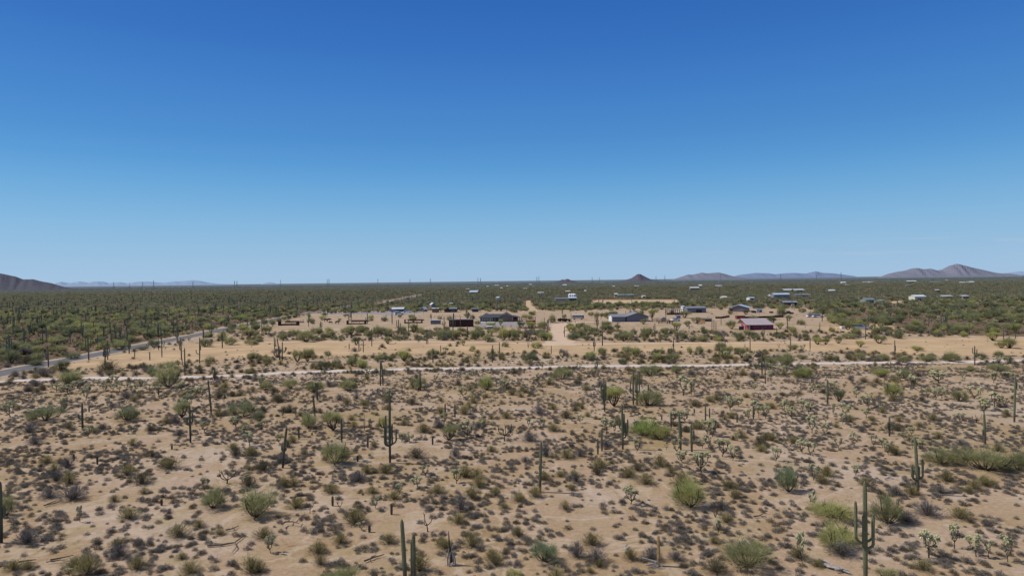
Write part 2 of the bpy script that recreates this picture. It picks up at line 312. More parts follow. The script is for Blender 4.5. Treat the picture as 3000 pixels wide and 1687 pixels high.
def arm_path(x, y, za, zt):
    rr = min(math.hypot(x, y), (zt-za)*.8)*.9; u = np.array([x, y, 0.])/max(math.hypot(x, y), 1e-4); hx = math.hypot(x, y)
    z0 = za; pts = [np.array([0, 0, z0])]
    for t in (.35, .7, 1.0): pts.append(u*hx*math.sin(t*math.pi/2)+np.array([0, 0, z0+rr*.8*(1-math.cos(t*math.pi/2))]))
    zb = pts[-1][2]
    for t in (.4, .8, .96): pts.append(u*hx+np.array([rnd(-.02, .02), 0, zb+max(zt-zb, .05)*t]))
    pts.append(u*hx+np.array([0, 0, max(zt, zb+.1)])); return pts
def saguaro_meshes(h, r, arms, lean=(0,0), mat='saguaro_skin', n=16, ribs=.08, one=False):
    """arms: (x, y, attach z, top z, radius)"""
    t = MB(); k = 9; z = np.concatenate([np.linspace(0, .93, k), [.975, 1.0]])*h
    prof = np.concatenate([[.82, .9, .97, 1, 1.03, 1.02, .98, .93, .86], [.62, .15]])*r
    pts = np.stack([lean[0]*(z/h)**1.3, lean[1]*(z/h), z], 1); t.tube(pts, prof, mat, n, ribs, cap=False)
    out = []
    for (x, y, za, zt, ra) in arms:
        b = t if one else MB(); p = np.array(arm_path(x, y, za, zt)); s = za/h; p[:, 0] += lean[0]*s**1.3; p[:, 1] += lean[1]*s
        b.tube(p, np.array([.6, .85, .95, 1, 1, .97, .75, .2])*ra, mat, max(6, n-4), ribs, cap=False)
        if not one: out.append(b.mesh('arm'))
    return t.mesh('trunk'), out
def make_far_saguaro(seed, mat='saguaro_far'):
    random.seed(seed); na = seed % 5; arms = [(random.choice((-1, 1))*rnd(.08, .13), rnd(-.08, .08), rnd(.32, .5), rnd(.55, .92), .022) for _ in range(na)]
    return saguaro_meshes(1.0, .031, arms, mat=mat, n=7, ribs=0.0, one=True)[0]
def make_ocotillo(seed):
    random.seed(seed); m = MB()
    for i in range(11):
        a = rnd(0, 6.28); r = rnd(.05, .35); m.tube(curve((0,0,0), (math.cos(a)*r, math.sin(a)*r, rnd(.75, 1)), (math.cos(a)*.05, math.sin(a)*.05, 0), 5), np.linspace(.014, .006, 5), 'wand', 4)
    return m.mesh('ocotillo')
TREE = {s: [make_tree(100+i*7+q, s, n) for i in range(c)] for q, (s, c, n) in enumerate((('bush', 8, 5000), ('tree', 5, 4600), ('twiggy', 3, 2600)))}
FARTREE = [make_far_tree(i) for i in range(5)]
CREO = [make_creosote(200+i) for i in range(5)]
BURS = [make_bursage(i) for i in range(5)]; BURSF = [make_bursage(i, 60, 'bursage', (.25, .4), (.09, .14)) for i in range(4)]
CREOF = [make_bursage(i, 90, 'far_shrub', (.2, .38), (.07, .12)) for i in range(3)]
CHOL = [make_cholla(300+i) for i in range(6)]; CHOLD = [make_cholla(330+i, dead=True) for i in range(3)]
CHOLM = [make_cholla(340+i, 60) for i in range(4)]
FARSAG = [make_far_saguaro(i) for i in range(10)]
OCO = [make_ocotillo(i) for i in range(2)]
def join_mesh(name, mats_, *meshes):
    m = MB()
    for me in meshes:
        if me is None: continue
        V = np.empty(len(me.vertices)*3); me.vertices.foreach_get('co', V); V = V.reshape(-1, 3)
        mi = [p.material_index for p in me.polygons]
        for k in sorted(set(mi)):
            pass
        off = m.n; names = [x.name for x in me.materials]; m.v.append(V); m.n += len(V)
        for p, k in zip(me.polygons, mi): m.f.append(tuple(off+i for i in p.vertices)); m.m.append(m.mi(names[k]))
    return m.mesh(name)
def slot(o, mat):
    o.material_slots[0].link = 'OBJECT'; o.material_slots[0].material = MATS[mat]
TONES = {'y': 'leaf_yellowgreen', 'g': 'leaf_green', 'd': 'leaf_dark', 'b': 'leaf_bright', 'u': 'leaf_bluish', 'm': 'leaf_grey'}
TNAME = {'y': 'yellow green', 'g': 'olive green', 'd': 'dark green', 'b': 'bright green', 'u': 'bluish green', 'm': 'grey leafless'}
THINGS = []     # (kind, object, x, y, height, description) for labelling
def put_tree(x, y, w, h, tone='g', style='bush', desc=None):
    tr, cr_ = random.choice(TREE['twiggy' if tone == 'm' else style]); o = empty('palo_verde_tree' if style == 'tree' else ('bare_shrub' if tone == 'm' else 'palo_verde_bush'), (x, y, 0), rnd(0, 6.28), (w, w, h))
    a = link('trunk', tr, o); b = link('crown', cr_, o); slot(b, TONES[tone])
    sz = 'tall' if h > 3.6 else ('low' if h < 1.8 else ('wide' if w > 1.6*h else 'rounded'))
    THINGS.append(('tree', o, x, y, h, desc or f"{sz} {TNAME[tone]} palo verde {'tree' if style=='tree' else 'bush'}" if tone != 'm' else desc or f"{sz} grey leafless desert shrub")); return o
def put_creosote(x, y, w, h, tone=None, desc=None):
    st, fo = random.choice(CREO); o = empty('creosote_bush', (x, y, 0), rnd(0, 6.28), (w, w, h)); link('stems', st, o); b = link('foliage', fo, o)
    if tone: slot(b, tone)
    sz = 'large' if w > 2.6 else ('small' if w < 1.4 else 'feathery'); c = {'leaf_creosote_dark': 'dark brown', 'leaf_grey': 'grey'}.get(tone, 'olive brown')
    THINGS.append(('creosote', o, x, y, h, desc or f"{sz} {c} creosote bush")); return o
def put_cholla(x, y, w, h, dead=False, desc=None):
    tr, j = random.choice(CHOLD if dead else CHOL); o = empty('cholla_cactus', (x, y, 0), rnd(0, 6.28), (w, w, h)); link('trunk', tr, o)
    if j: link('spiny_joints', j, o)
    sz = 'tall' if h > 2 else ('squat' if w > h else 'small'); THINGS.append(('cholla', o, x, y, h, desc or (f"{sz} bare dark cholla skeleton" if dead else f"{sz} pale tipped cholla cactus"))); return o
def put_bursage(x, y, w, h, tone='bursage'):
    o = link('bursage_shrub', random.choice(BURS), None, (x, y, 0), rnd(0, 6.28), (w, w, h)); 
    if tone != 'bursage': slot(o, tone)
    sz = 'broad' if w > .9 else ('tiny' if w < .55 else 'low'); THINGS.append(('bursage', o, x, y, h, f"{sz} {'brown' if tone!='bursage' else 'grey'} bursage clump")); return o
# ------------------------------------------------------------------ plants read off the photograph and stood at their real places on the ground
HAND = []   # (x, y, clear radius)
# saguaro rows: window x ybase ytop [lean] | arms  dx,attach,top ; ...   (window units)
SAG = """
H 1003 1300 185 0 22 | -95,810,385;-20,850,530;65,860,500;88,800,580
E 12 810 195 0 14 | 32,560,450
F 1518 1262 570 -28 15 |
F 1604 1235 715 0 16 | -20,1150,780
C 278 1325 815 18 15 | -9,1100,1060
C 920 525 185 -5 14 | -32,400,245;16,420,210;-14,440,300
C 1205 460 130 0 11 | -28,350,210
C 1242 465 180 0 13 | 22,340,120;-18,330,220
C 1100 900 440 -5 18 | -28,700,580;34,790,630;52,760,600;18,740,540
C 893 918 695 0 13 |
C 853 950 790 0 12 |
C 1580 690 525 0 13 |
C 1675 905 540 -14 13 | 12,780,665
C 1785 925 650 -5 15 |
C 1805 820 710 0 12 |
C 1922 625 465 0 11 |
C 1962 590 490 0 11 |
C 2235 635 550 0 11 |
C 2397 600 465 0 10 |
C 1487 610 570 0 9 |
C 1810 540 495 0 8 |
C 2515 250 110 0 9 |
C 2483 165 -50 0 11 | -32,80,10;20,80,0
C 1355 420 250 0 9 |
D 625 450 205 0 18 |
D 1240 770 570 0 18 | -18,700,625
D 2480 630 150 14 18 | 18,300,230
D 2190 850 540 -10 18 | -15,760,700
D 1525 1347 765 -30 24 | -75,1200,1050;-40,1210,1100;12,1200,1070;44,1190,990
B 1365 1035 330 5 22 | -38,860,560;-50,870,660;26,860,640;68,850,700
B 300 1085 675 46 16 | -22,915,860;22,915,885
B 460 800 675 0 15 |
B 885 830 590 0 15 |
B 1145 885 755 0 12 |
B 1788 855 770 0 10 |
B 1913 555 445 0 11 |
B 2010 585 445 0 11 |
B 1043 1020 960 0 12 |
B 642 415 240 -5 16 | -12,290,235;12,290,235
B 618 570 360 -16 9 |
B 1270 270 20 4 12 | 40,180,110
B 1295 265 60 -8 11 |
B 1665 320 115 0 10 |
B 590 760 735 0 9 |
A 820 710 435 0 17 | -36,600,550
A 1892 835 460 -4 18 | -26,660,580;22,640,540
A 2098 560 205 -28 15 | -8,430,400
A 885 530 480 0 10 |
A 1575 360 305 0 13 |
A 2232 400 355 0 9 |
A 733 1010 945 0 14 |
A 967 1050 965 0 13 |
A 1707 900 860 0 12 |
A 2132 215 90 0 13 | -14,190,150;14,190,140
E 1605 440 375 0 13 |
F 795 445 345 0 14 |
F 1380 530 420 0 14 |
F 1160 705 630 0 12 |
K 482 1070 850 -5 14 | -28,1000,915;-12,990,930
K 882 1000 740 -8 15 | -22,900,780;24,880,800
K 1070 995 800 0 12 | 16,930,880;-14,930,850
K 1047 1095 845 -4 13 | -12,960,880;10,970,900
K 1025 965 915 0 9 |
K 1283 935 790 0 13 | -14,880,845;16,880,815
K 1338 970 900 0 9 |
K 1488 1000 915 0 11 |
K 1608 970 775 0 11 |
K 1575 900 790 0 8 |
K 1803 1000 780 -5 13 | -18,900,840
K 1837 1150 875 0 13 | -24,1060,980;30,1065,1020
K 1983 1030 770 4 12 | -34,940,895;10,900,850
K 2208 880 720 0 12 | -12,800,740;10,790,750
K 1775 1055 1015 0 9 |
K 1095 750 610 0 9 |
K 1445 680 580 0 9 |
K 690 690 590 0 8 |
K 190 640 480 0 12 | -16,600,540;22,600,530
K 930 720 620 0 8 |
L 310 1170 970 -8 14 | 18,1110,1000
L 378 1310 1000 -30 17 | 16,1200,1110
L 415 1320 1050 5 16 | 46,1210,1125;60,1190,1130
L 1350 1160 1075 0 12 |
L 1667 1120 870 -4 13 | -18,1000,900;20,1000,900
L 1487 1190 1030 0 13 | 28,1180,1130
L 1548 1200 1020 0 13 |
L 1800 1445 1310 0 18 |
L 130 950 780 0 12 |
L 955 930 760 0 12 | -12,850,790;16,850,780
L 2045 930 740 -4 15 | -30,860,750;24,870,790
L 2178 920 740 0 12 | 22,850,790
L 1605 805 650 0 12 | -20,760,710
L 1950 805 650 0 14 |
L 2430 1085 920 0 11 |
L 2450 1085 930 0 11 |
L 2522 1340 1140 0 12 | 14,1230,1180
L 2300 925 770 0 12 |
L 790 770 680 0 9 |
L 1340 770 680 0 9 |
L 1384 790 650 0 9 |
M 135 1350 1145 0 12 | 14,1230,1180
M 245 1215 1100 0 11 |
M 970 1345 1095 0 14 | -14,1220,1150;16,1220,1150
M 1072 1320 1055 -8 14 | -24,1250,1170
M 1790 1225 1105 0 11 |
M 2390 1190 950 0 10 | -12,1120,1050;16,1120,1060
M 2507 1110 750 4 12 |
M 1003 830 720 0 11 |
M 1733 890 750 0 9 |
M 1693 860 710 0 9 |
M 1975 990 840 0 11 | -12,930,900
M 415 910 650 10 14 | -28,850,760;30,850,745
M 293 910 700 0 12 | -22,830,770;18,820,770
M 618 970 830 0 13 | 16,915,900
M 520 850 700 0 9 |
M 2067 780 660 0 9 |
M 110 745 660 0 10 | -12,720,670
M 430 750 655 0 9 |
N 217 830 730 0 10 |
N 303 760 690 0 9 |
N 768 895 710 0 12 | -18,810,745
N 1047 945 800 0 9 |
N 1003 1070 880 0 9 | -9,1010,970
N 1650 1060 910 0 10 | 14,1010,980
N 1965 1080 900 0 9 |
N 2127 945 780 0 12 | -22,860,810;22,860,800
N 2298 900 770 0 10 | -11,850,825;11,850,820
N 2475 1050 880 0 9 |
N 105 1000 830 0 10 |
N 1310 735 640 -20 12 |
N 1197 790 735 0 11 |
N 1485 800 650 0 9 |
N 1510 800 670 0 9 |
N 1535 810 690 0 9 |
N 2440 795 630 -14 12 |
N 1600 740 640 0 8 |
N 905 690 450 0 8 |
N 730 690 560 0 12 | 12,640,590
N 42 790 640 0 12 | -14,740,680;16,740,670
O 270 1040 910 0 9 |
O 1183 1130 940 0 11 | 8,1060,1000
O 868 935 750 0 10 |
O 60 1045 890 0 8 |
O 2415 1020 900 0 9 |
O 1685 800 680 0 8 |
O 1985 890 760 0 9 |
O 375 850 760 0 8 |
O 1750 880 760 0 8 |
O 2355 930 800 0 10 |
O 2485 930 860 0 8 |
O 2045 1215 1000 0 12 | -20,1090,1025;22,1090,1040
O 400 740 620 0 9 |
O 460 720 640 0 8 |
O 490 725 640 0 8 |
O 1040 650 580 0 8 |
"""
SAGD = {0: "unbranched saguaro column", 1: "one armed saguaro", 2: "two armed saguaro", 3: "three armed saguaro", 4: "four armed saguaro"}
for row in SAG.strip().splitlines():
    a, b = row.split('|'); w, x, yb, yt, ln, wd = a.split(); x, yb, yt, ln, wd = map(float, (x, yb, yt, ln, wd)); s = WIN[w][2]
    px, py = wpx(w, x, yb); gx, gy = g(px, py)
    k = mpp(gy)*s; h = (yb-yt)*k; r = min(max(wd*k*.5, .13 if h > 3 else .10), .30); arms = []
    for t in [q for q in b.strip().split(';') if q]:
        dx, ya, y2 = map(float, t.split(',')); arms.append((dx*k, rnd(-.45, .45)*abs(dx*k), (yb-ya)*k, (yb-y2)*k, r*.72))
    near = gy < 150
    mat = 'saguaro_skin' if (w in 'HFGCD' and gy < 110) else 'saguaro_dark'
    tr, am = saguaro_meshes(h, r, arms, (ln*k, 0), mat, 20 if near else 8, .07 if near else 0.0)
    o = empty('saguaro_cactus', (gx, gy, 0)); t = link('trunk', tr, o)
    for m_ in am: link('arm', m_, o)
    if near:
        for c_ in o.children: c_.data.polygons.foreach_set('use_smooth', [False]*len(c_.data.polygons))
    sz = 'very tall' if h > 7 else ('tall' if h > 5 else ('medium' if h > 3 else ('short' if h > 1.6 else 'stubby young')))
    lean_ = 'leaning ' if abs(ln*k) > h*.07 else ''
    THINGS.append(('saguaro', o, gx, gy, h, f"{sz} {lean_}{SAGD[len(arms)]}")); HAND.append((gx, gy, .8))
TREES = """
W 635 1308 1212 108 g b;W 527 1282 1215 80 g b;W 838 1172 1090 100 g b;W 1745 1282 1185 108 y b;W 1625 1100 1035 90 b b;W 1665 1108 1060 60 y b
W 1635 1022 970 78 g b;W 1545 1022 962 66 y t;W 1415 955 915 65 g b;W 1225 982 935 50 y b;W 1050 982 940 50 g b;W 100 1062 1010 105 d b
W 312 1060 1012 82 d b;W 605 1052 1000 88 d b;W 457 1050 1000 50 g t;W 1990 1240 1158 66 u b;W 2110 1310 1250 140 y b;W 2115 1385 1300 130 y b;W 2245 1322 1225 95 g b
W 1892 1435 1340 150 g b;W 1368 1418 1350 88 u b;W 850 1480 1418 110 g b;W 2385 1172 1115 100 g b;W 2500 1190 1112 150 g b;W 2570 1185 1120 60 g b;W 8 1300 1235 50 g b
W 170 965 925 70 g b;W 417 975 905 72 g b;W 2020 950 915 62 g b;W 2252 1000 950 55 y b;W 665 982 950 45 g b;W 728 978 945 48 g b;W 785 988 950 62 g b;W 872 985 945 66 g b
W 2110 1010 975 40 d t;W 1705 940 910 45 g b;W 1295 1460 1425 50 y b;W 2240 1460 1425 70 g b;W 1770 985 960 0 g b;W 2420 1010 975 45 g b;W 1640 945 912 70 g b
D 390 195 60 220 y b;D 1180 190 70 200 y b;D 1400 200 80 160 g b;D 2350 130 40 260 g b;D 2060 130 70 130 g b
B 540 695 480 225 g b;B 800 712 480 270 g t;B 1290 690 540 110 y b;B 1950 810 640 230 g t;B 60 630 480 150 d b
K 1165 900 770 180 g b;K 700 990 910 160 d b;K 330 1055 980 180 d b;K 2075 1035 940 130 g b;K 640 1250 1080 200 g b;K 80 1035 850 200 d b;K 2390 610 540 150 b t;K 570 930 830 160 g b
K 2030 870 760 150 d b;K 2280 850 750 150 g b;K 2480 770 680 160 g t;K 2480 850 780 160 g b;K 1400 900 850 150 d b;K 1640 1080 1000 220 g b;K 1280 830 730 150 g b;K 1630 740 640 120 g b;K 390 830 760 150 g b
L 620 1335 1140 190 g t;L 770 1330 1120 200 g t;L 190 1370 1210 160 g b;L 420 1040 880 170 g b;L 730 1060 850 290 g b;L 1065 950 830 140 y t;L 1300 960 830 190 g b;L 1500 910 810 140 g t
L 1450 1100 950 150 d t;L 1890 1085 960 130 g t;L 1040 1250 1160 120 g b;L 1390 1400 1190 210 g b;L 1520 1431 1260 180 y b;L 1740 1330 1210 170 g b;L 2110 1330 1120 220 y b;L 970 750 680 130 y t
L 2250 930 780 140 g t;L 2010 1030 940 170 d b;L 2120 1030 950 140 d b;L 80 1060 990 180 d b;L 30 970 880 120 g b;L 880 1040 960 190 d b;L 1130 1030 960 130 d b;L 1240 1030 950 120 d b;L 1910 930 850 110 y b;L 2330 1030 970 200 d b
L 280 840 770 70 d t;L 540 680 590 120 g t;L 1840 770 690 130 d b;L 2060 720 670 90 d t;L 2220 720 660 110 g b
M 560 1110 1010 100 y t;M 690 1190 1080 110 y b;M 1145 1130 1030 130 g b;M 1590 1150 1030 190 y b;M 730 1030 810 170 g b;M 1080 825 720 80 b t;M 900 1060 930 230 g b;M 1130 1030 800 180 y b;M 1260 1030 840 200 g b
M 1470 1035 870 180 m b;M 1660 1040 880 170 g b;M 1760 1040 880 140 b b;M 2100 1030 890 230 d b;M 2060 930 800 170 y t;M 2180 870 770 120 g b;M 1660 860 750 140 y b;M 1800 790 640 130 g b
M 1970 750 650 90 g t;M 2350 1310 1150 180 b b;M 2500 1230 1110 150 g b;M 1480 1310 1190 100 d b;M 1950 1280 1140 150 m b;M 690 740 660 100 d b;M 760 810 750 100 d b;M 250 1020 920 200 d b;M 60 1010 920 160 d b
M 430 1010 900 160 d b;M 2290 1030 940 160 d b;M 2400 930 830 160 d b;M 190 900 830 140 g b;M 1400 1300 1180 90 g b;M 2420 780 620 100 g t;M 2550 720 640 90 g t
N 1000 1190 1060 210 g b;N 1340 1110 970 150 g b;N 530 1130 970 150 y b;N 430 930 780 190 g b;N 1040 810 690 150 y t;N 1390 850 750 125 d b;N 1380 950 850 200 g b;N 1110 940 780 180 d b;N 1850 930 800 180 d b
N 1730 790 660 170 g t;N 2430 1290 1010 230 g b;N 2260 1250 1110 230 g b;N 100 1110 1000 150 g b;N 1140 650 540 170 g t;N 2340 790 690 120 y t;N 1290 720 620 170 g t;N 2050 930 840 150 d b;N 1620 930 800 160 m b
N 1215 1110 980 90 y b;N 310 930 810 130 d b;N 650 920 730 130 g b;N 880 920 830 170 d b;N 2340 910 840 120 d b;N 2520 830 730 110 g b;N 160 650 560 80 g t;N 1910 610 530 100 d t;N 620 730 650 110 g t;N 730 650 520 120 y t;N 2360 640 440 140 g b;N 1510 1200 1130 130 g b;N 370 1240 1130 140 d b
N 1260 940 850 110 y b;N 500 560 520 70 g t;N 2310 640 600 100 g b;N 2050 1290 1190 100 d b
O 1010 980 870 160 g t;O 810 1018 930 110 y t;O 350 990 890 130 y t;O 440 990 900 100 g t;O 575 980 890 110 g t;O 230 935 830 90 d b;O 2240 950 830 160 y t;O 2420 1030 900 210 g t;O 2330 1030 940 130 y t
O 1440 1060 990 150 y b;O 1820 1180 1030 220 g b;O 830 1140 1060 190 g b;O 560 1180 1080 100 d b;O 1870 870 740 190 g b;O 1240 930 820 150 d b;O 780 910 770 180 g b;O 1050 740 640 180 g b;O 700 930 850 200 g b;O 1400 850 750 200 g b;O 1660 910 850 110 d b
O 1930 910 830 100 y b;O 2450 840 740 200 g b;O 100 1050 970 140 g b;O 190 1150 1080 160 g b;O 1080 1150 1070 190 g b;O 1300 1190 1090 170 g b;O 1560 1180 1080 200 g b;O 1240 730 640 140 g b;O 180 780 700 110 g b;O 600 740 670 120 d b;O 2130 1140 1060 150 d b;O 2420 1160 1090 150 d b;O 90 870 780 70 y b;O 2270 820 730 150 g b
"""
for e in TREES.replace('\n', ';').split(';'):
    if not e.strip(): continue
    w, x, yb, yt, wd, tone, st = e.split(); x, yb, yt, wd = map(float, (x, yb, yt, wd)); s = WIN[w][2]
    if wd == 0: continue
    px, py = wpx(w, x, yb); gx, gy = g(px, py); k = mpp(gy)*s; wm = wd*k*1.03; hm = (yb-yt)*k*.92
    # the drawn foot is the near rim of the crown for ground-hugging bushes
    if st == 'b': gy += wm*.2; hm = max((yb-yt)*k*.95 - wm*.22*H/gy, hm*.72)
    gx *= 1.0; put_tree(gx, gy, wm, hm, tone, 'tree' if st == 't' else 'bush'); HAND.append((gx, gy, wm*.42))
CHO = """
A 1070 470 390 80;A 875 780 660 110;A 2030 730 620 110;A 2345 680 575 150;A 2440 800 660 90;A 2480 865 730 130;A 2000 380 280 130;A 1140 240 165 100;A 680 345 260 150;A 1340 335 250 120;A 1190 325 240 90;A 1125 325 250 80;A 1035 325 255 60;A 880 330 250 120;A 1460 320 240 80;A 1575 330 260 90;A 1800 310 240 130;A 1880 380 310 110;A 760 290 225 110;A 990 290 215 90;A 1260 300 240 80;A 1390 290 215 90;A 560 330 250 100;A 1540 290 240 70;A 1680 290 240 80
E 795 605 450 90;E 2255 225 60 220 x;E 2035 300 160 100;E 2450 230 130 120;E 690 1142 1050 90
F 180 910 740 110;F 1085 680 590 90;F 1220 465 345 100;F 2025 225 80 130;F 1720 150 20 110;F 1640 260 150 150;F 1460 330 220 120;F 570 520 400 110 x;F 870 470 380 110 x;F 1740 700 500 190 x
B 2500 820 640 180 x;B 2130 780 610 150;B 2090 380 280 120;B 1170 690 600 90;B 2180 395 310 70;B 1480 830 740 90;B 1560 830 740 90;B 265 840 750 70;B 90 720 620 80;B 1900 650 540 110;B 2280 700 610 100;B 2300 630 560 60;B 700 180 110 60;B 1150 150 90 90
C 940 750 580 160;C 1240 935 795 90;C 1640 945 780 100;C 1690 1030 920 120;C 1880 1130 930 180;C 2090 975 800 150;C 2190 1010 870 100;C 1720 630 510 120;C 1600 630 520 140;C 2165 520 400 90;C 1700 370 170 150;C 1780 360 230 100;C 1940 750 600 130;C 1990 775 600 150;C 310 670 590 90;C 165 670 590 60;C 675 640 550 90;C 1020 740 640 50;C 2345 600 490 90;C 2450 570 470 70;C 1530 910 830 60 x;C 1890 890 770 90;C 1950 880 780 80;C 2240 820 730 70;C 520 200 130 90;C 670 95 40 60;C 300 110 30 60;C 410 280 220 60;C 840 100 20 80;C 370 60 20 80
G 1180 425 260 150;G 2050 710 580 110
D 110 1020 880 100;D 375 940 800 100;D 455 960 820 120;D 735 890 770 90;D 890 870 720 90;D 1085 880 740 70;D 1230 955 820 90;D 1170 880 790 90;D 1385 810 710 80;D 1455 760 680 60;D 470 740 560 120;D 595 750 640 80;D 775 650 530 80;D 805 590 440 120;D 680 560 450 60;D 1010 590 490 90;D 1030 490 350 130;D 205 570 410 110;D 275 600 480 110;D 380 520 400 110;D 440 550 440 120;D 1700 410 280 90;D 1620 400 290 60;D 1730 240 120 170;D 1460 260 160 100;D 1945 620 540 100;D 2100 640 550 120 x;D 2180 560 400 170;D 2280 480 330 150;D 2080 400 270 150;D 2380 470 370 90;D 910 1155 1040 70;D 2430 200 130 130;D 1350 220 120 80;D 1550 900 800 90;D 1470 890 780 70;D 840 160 80 80;D 60 210 120 90;D 110 110 70 80;D 470 340 270 90;D 680 320 230 110;D 610 640 540 60
H 485 190 20 110;H 480 470 300 100;H 370 1000 720 160;H 1630 960 680 220;H 1885 870 620 150;H 2100 950 730 160;H 2415 1000 730 130;H 2225 960 790 80;H 905 150 30 70
"""
for e in CHO.replace('\n', ';').split(';'):
    if not e.strip(): continue
    q = e.split(); w = q[0]; x, yb, yt, wd = map(float, q[1:5]); s = WIN[w][2]; px, py = wpx(w, x, yb); gx, gy = g(px, py); k = mpp(gy)*s
    put_cholla(gx, gy, wd*k*1.1, (yb-yt)*k*1.0, len(q) > 5); HAND.append((gx, gy, .5))
CRE = """
F 1000 640 420 300;F 860 830 680 190;F 640 930 760 220;F 660 1040 900 160;F 1350 830 690 200;F 2040 630 490 200;F 2180 870 660 210;F 2380 990 830 200;F 420 480 330 230;F 770 330 210 200;F 300 260 130 150;F 400 260 130 150;F 1180 330 240 160;F 1830 330 240 200;F 1400 390 270 180;F 2410 350 230 130;F 1650 1110 860 240;F 90 780 640 230;F 1900 880 770 200;F 40 1120 950 200;F 2500 480 400 130;F 1300 130 60 200
E 1250 590 440 250;E 1740 770 580 260;E 1960 670 560 170;E 1140 860 740 180;E 1330 1090 910 230;E 1790 980 930 140;E 1860 1130 970 260;E 2170 740 670 140;E 2470 1120 900 230;E 1240 150 0 190;E 1640 90 -60 260;E 700 1090 970 250;E 100 1100 950 220;E 250 1090 980 180;E 1120 410 310 120;E 230 830 690 280 g;E 680 400 280 300 g;E 450 380 300 220 g;E 1370 240 180 250 d
G 530 490 360 130;G 1340 240 100 220;G 240 370 220 180;G 800 850 670 240;G 1400 1000 820 240 g;G 2040 1130 940 300 d;G 870 1060 950 160;G 650 970 750 180 g;G 60 760 620 160;G 480 160 80 130;G 620 160 100 140;G 1590 130 30 120;G 1640 1000 880 200 g;G 780 1120 1060 120;G 2090 500 380 220 g
H 1990 590 440 260;H 1600 1100 980 230;H 630 160 10 190;H 1660 560 380 300 g;H 1450 620 480 240 g;H 800 960 830 300 g;H 1060 930 850 120 g;H 1770 330 210 160 g;H 2230 260 170 220;H 350 980 860 240;H 540 1060 950 170;H 1500 350 290 200
C 880 1100 970 220;C 540 600 490 180 d;C 420 730 630 150;C 1480 1080 920 180;C 550 1000 870 200;C 680 980 870 150 g;C 180 830 730 200 g;C 340 980 840 130 g;C 280 560 480 160 g;C 1820 480 390 130;C 2490 930 830 160;C 940 890 800 180 g
D 80 820 720 120;D 290 840 750 120;D 1320 960 860 130;D 1290 330 270 100;D 860 610 550 110;D 1080 620 570 110;D 1350 630 560 110;D 1550 680 610 110;D 1000 240 180 120;D 1690 620 540 150;D 1920 380 320 100 g;D 1970 870 810 150 g
B 2100 560 430 150;B 2520 600 500 140;B 500 960 880 110;B 1200 880 790 90;B 1690 740 640 190;B 1620 1000 850 230 d;B 1580 460 390 150 d;B 240 440 360 170 d;B 2160 320 260 120;B 2370 930 850 130;B 80 1120 1010 220 d;B 2010 980 850 120 g;B 390 840 740 120;B 1100 470 410 140;B 860 420 340 100 g;B 1000 690 600 120
A 640 160 100 120 d;A 400 180 120 200 g;A 1040 140 80 250 d;A 1470 150 100 120 d;A 660 700 620 140 d;A 260 740 690 200 g;A 1640 650 550 100;A 2230 570 500 120 g;A 2300 910 820 150;A 2420 710 650 150;A 1760 770 710 140 g;A 1240 400 330 160 g;A 1000 710 650 140 g;A 320 860 780 180 g;A 2160 400 290 130 d;A 2300 380 310 110 d;A 330 280 230 150 g;A 240 60 10 190 d
"""
for e in CRE.replace('\n', ';').split(';'):
    if not e.strip(): continue
    q = e.split(); w = q[0]; x, yb, yt, wd = map(float, q[1:5]); s = WIN[w][2]; px, py = wpx(w, x, yb); gx, gy = g(px, py); k = mpp(gy)*s; wm = wd*k*1.12; gy += wm*.2
    tone = {'g': 'leaf_grey', 'd': 'leaf_creosote_dark'}.get(q[5]) if len(q) > 5 else None
    put_creosote(gx, gy, wm, max((yb-yt)*k-wm*.25*H/gy, wm*.5), tone); HAND.append((gx, gy, wm*.35))
for w, x, yb, yt, wd in (('B',1112,715,530,45),('B',430,590,460,40),('M',1465,1140,1050,60),('N',1900,1025,960,40),('N',2325,1030,960,40),('G',2020,560,390,110),('C',1120,470,400,80)):
    px, py = wpx(w, x, yb); gx, gy = g(px, py); k = mpp(gy)*WIN[w][2]
    o = link('ocotillo', random.choice(OCO), None, (gx, gy, 0), rnd(0, 6), (wd*k*1.3, wd*k*1.3, (yb-yt)*k)); THINGS.append(('ocotillo', o, gx, gy, 2, 'thin upright ocotillo wands')); HAND.append((gx, gy, .6))
# dead wood
def ground_pts(w, pts, z=.08): return [np.array([*g(*wpx(w, a, b)), z]) for a, b in pts]
def dead(name, label, cat, w, limbs, mat, r=.07, z=.12):
    m = MB(); P = []
    for q, pts in enumerate(limbs):
        p = ground_pts(w, pts, z); p = np.array(p); p[:, 2] += np.array([rnd(0, .14) for _ in p])*(1 if q else .5); m.tube(p, np.linspace(r, r*.4, len(p))*(1 if q == 0 else .6), mat, 6); P.append(p)
    c = np.concatenate(P).mean(0); o = m.build(name)
    tag(o, label, cat); HAND.append((c[0], c[1], 1.2)); return o
dead('dead_branch', 'long forked dead branch lying on bare sand, lower left', 'dead branch', 'E', [[(2060,855),(2200,845),(2330,825),(2410,765)],[(2330,825),(2350,870),(2310,920)],[(2130,835),(2220,840)]], 'dead_wood', .09)
dead('dead_branch', 'short curled dead branch beside a yellowish bush, lower left', 'dead branch', 'E', [[(2240,700),(2310,690),(2370,660)],[(2310,690),(2310,668)]], 'dead_wood')
dead('dead_branch', 'straight dead branch lying farthest left along the bottom edge', 'dead branch', 'E', [[(180,1025),(290,1005),(360,998)]], 'dead_wood')
dead('dead_branch', 'pair of crossed dead branches lying at the bottom left', 'dead branch', 'E', [[(500,1000),(620,975),(730,955)],[(460,1020),(600,1010),(690,1015)]], 'dead_wood')
dead('dead_branch', 'dark tangle of dead branches among grey clumps, left side', 'dead branch', 'E', [[(440,460),(500,430),(560,410)],[(470,455),(540,430),(620,405)],[(520,440),(600,420)]], 'dead_wood')
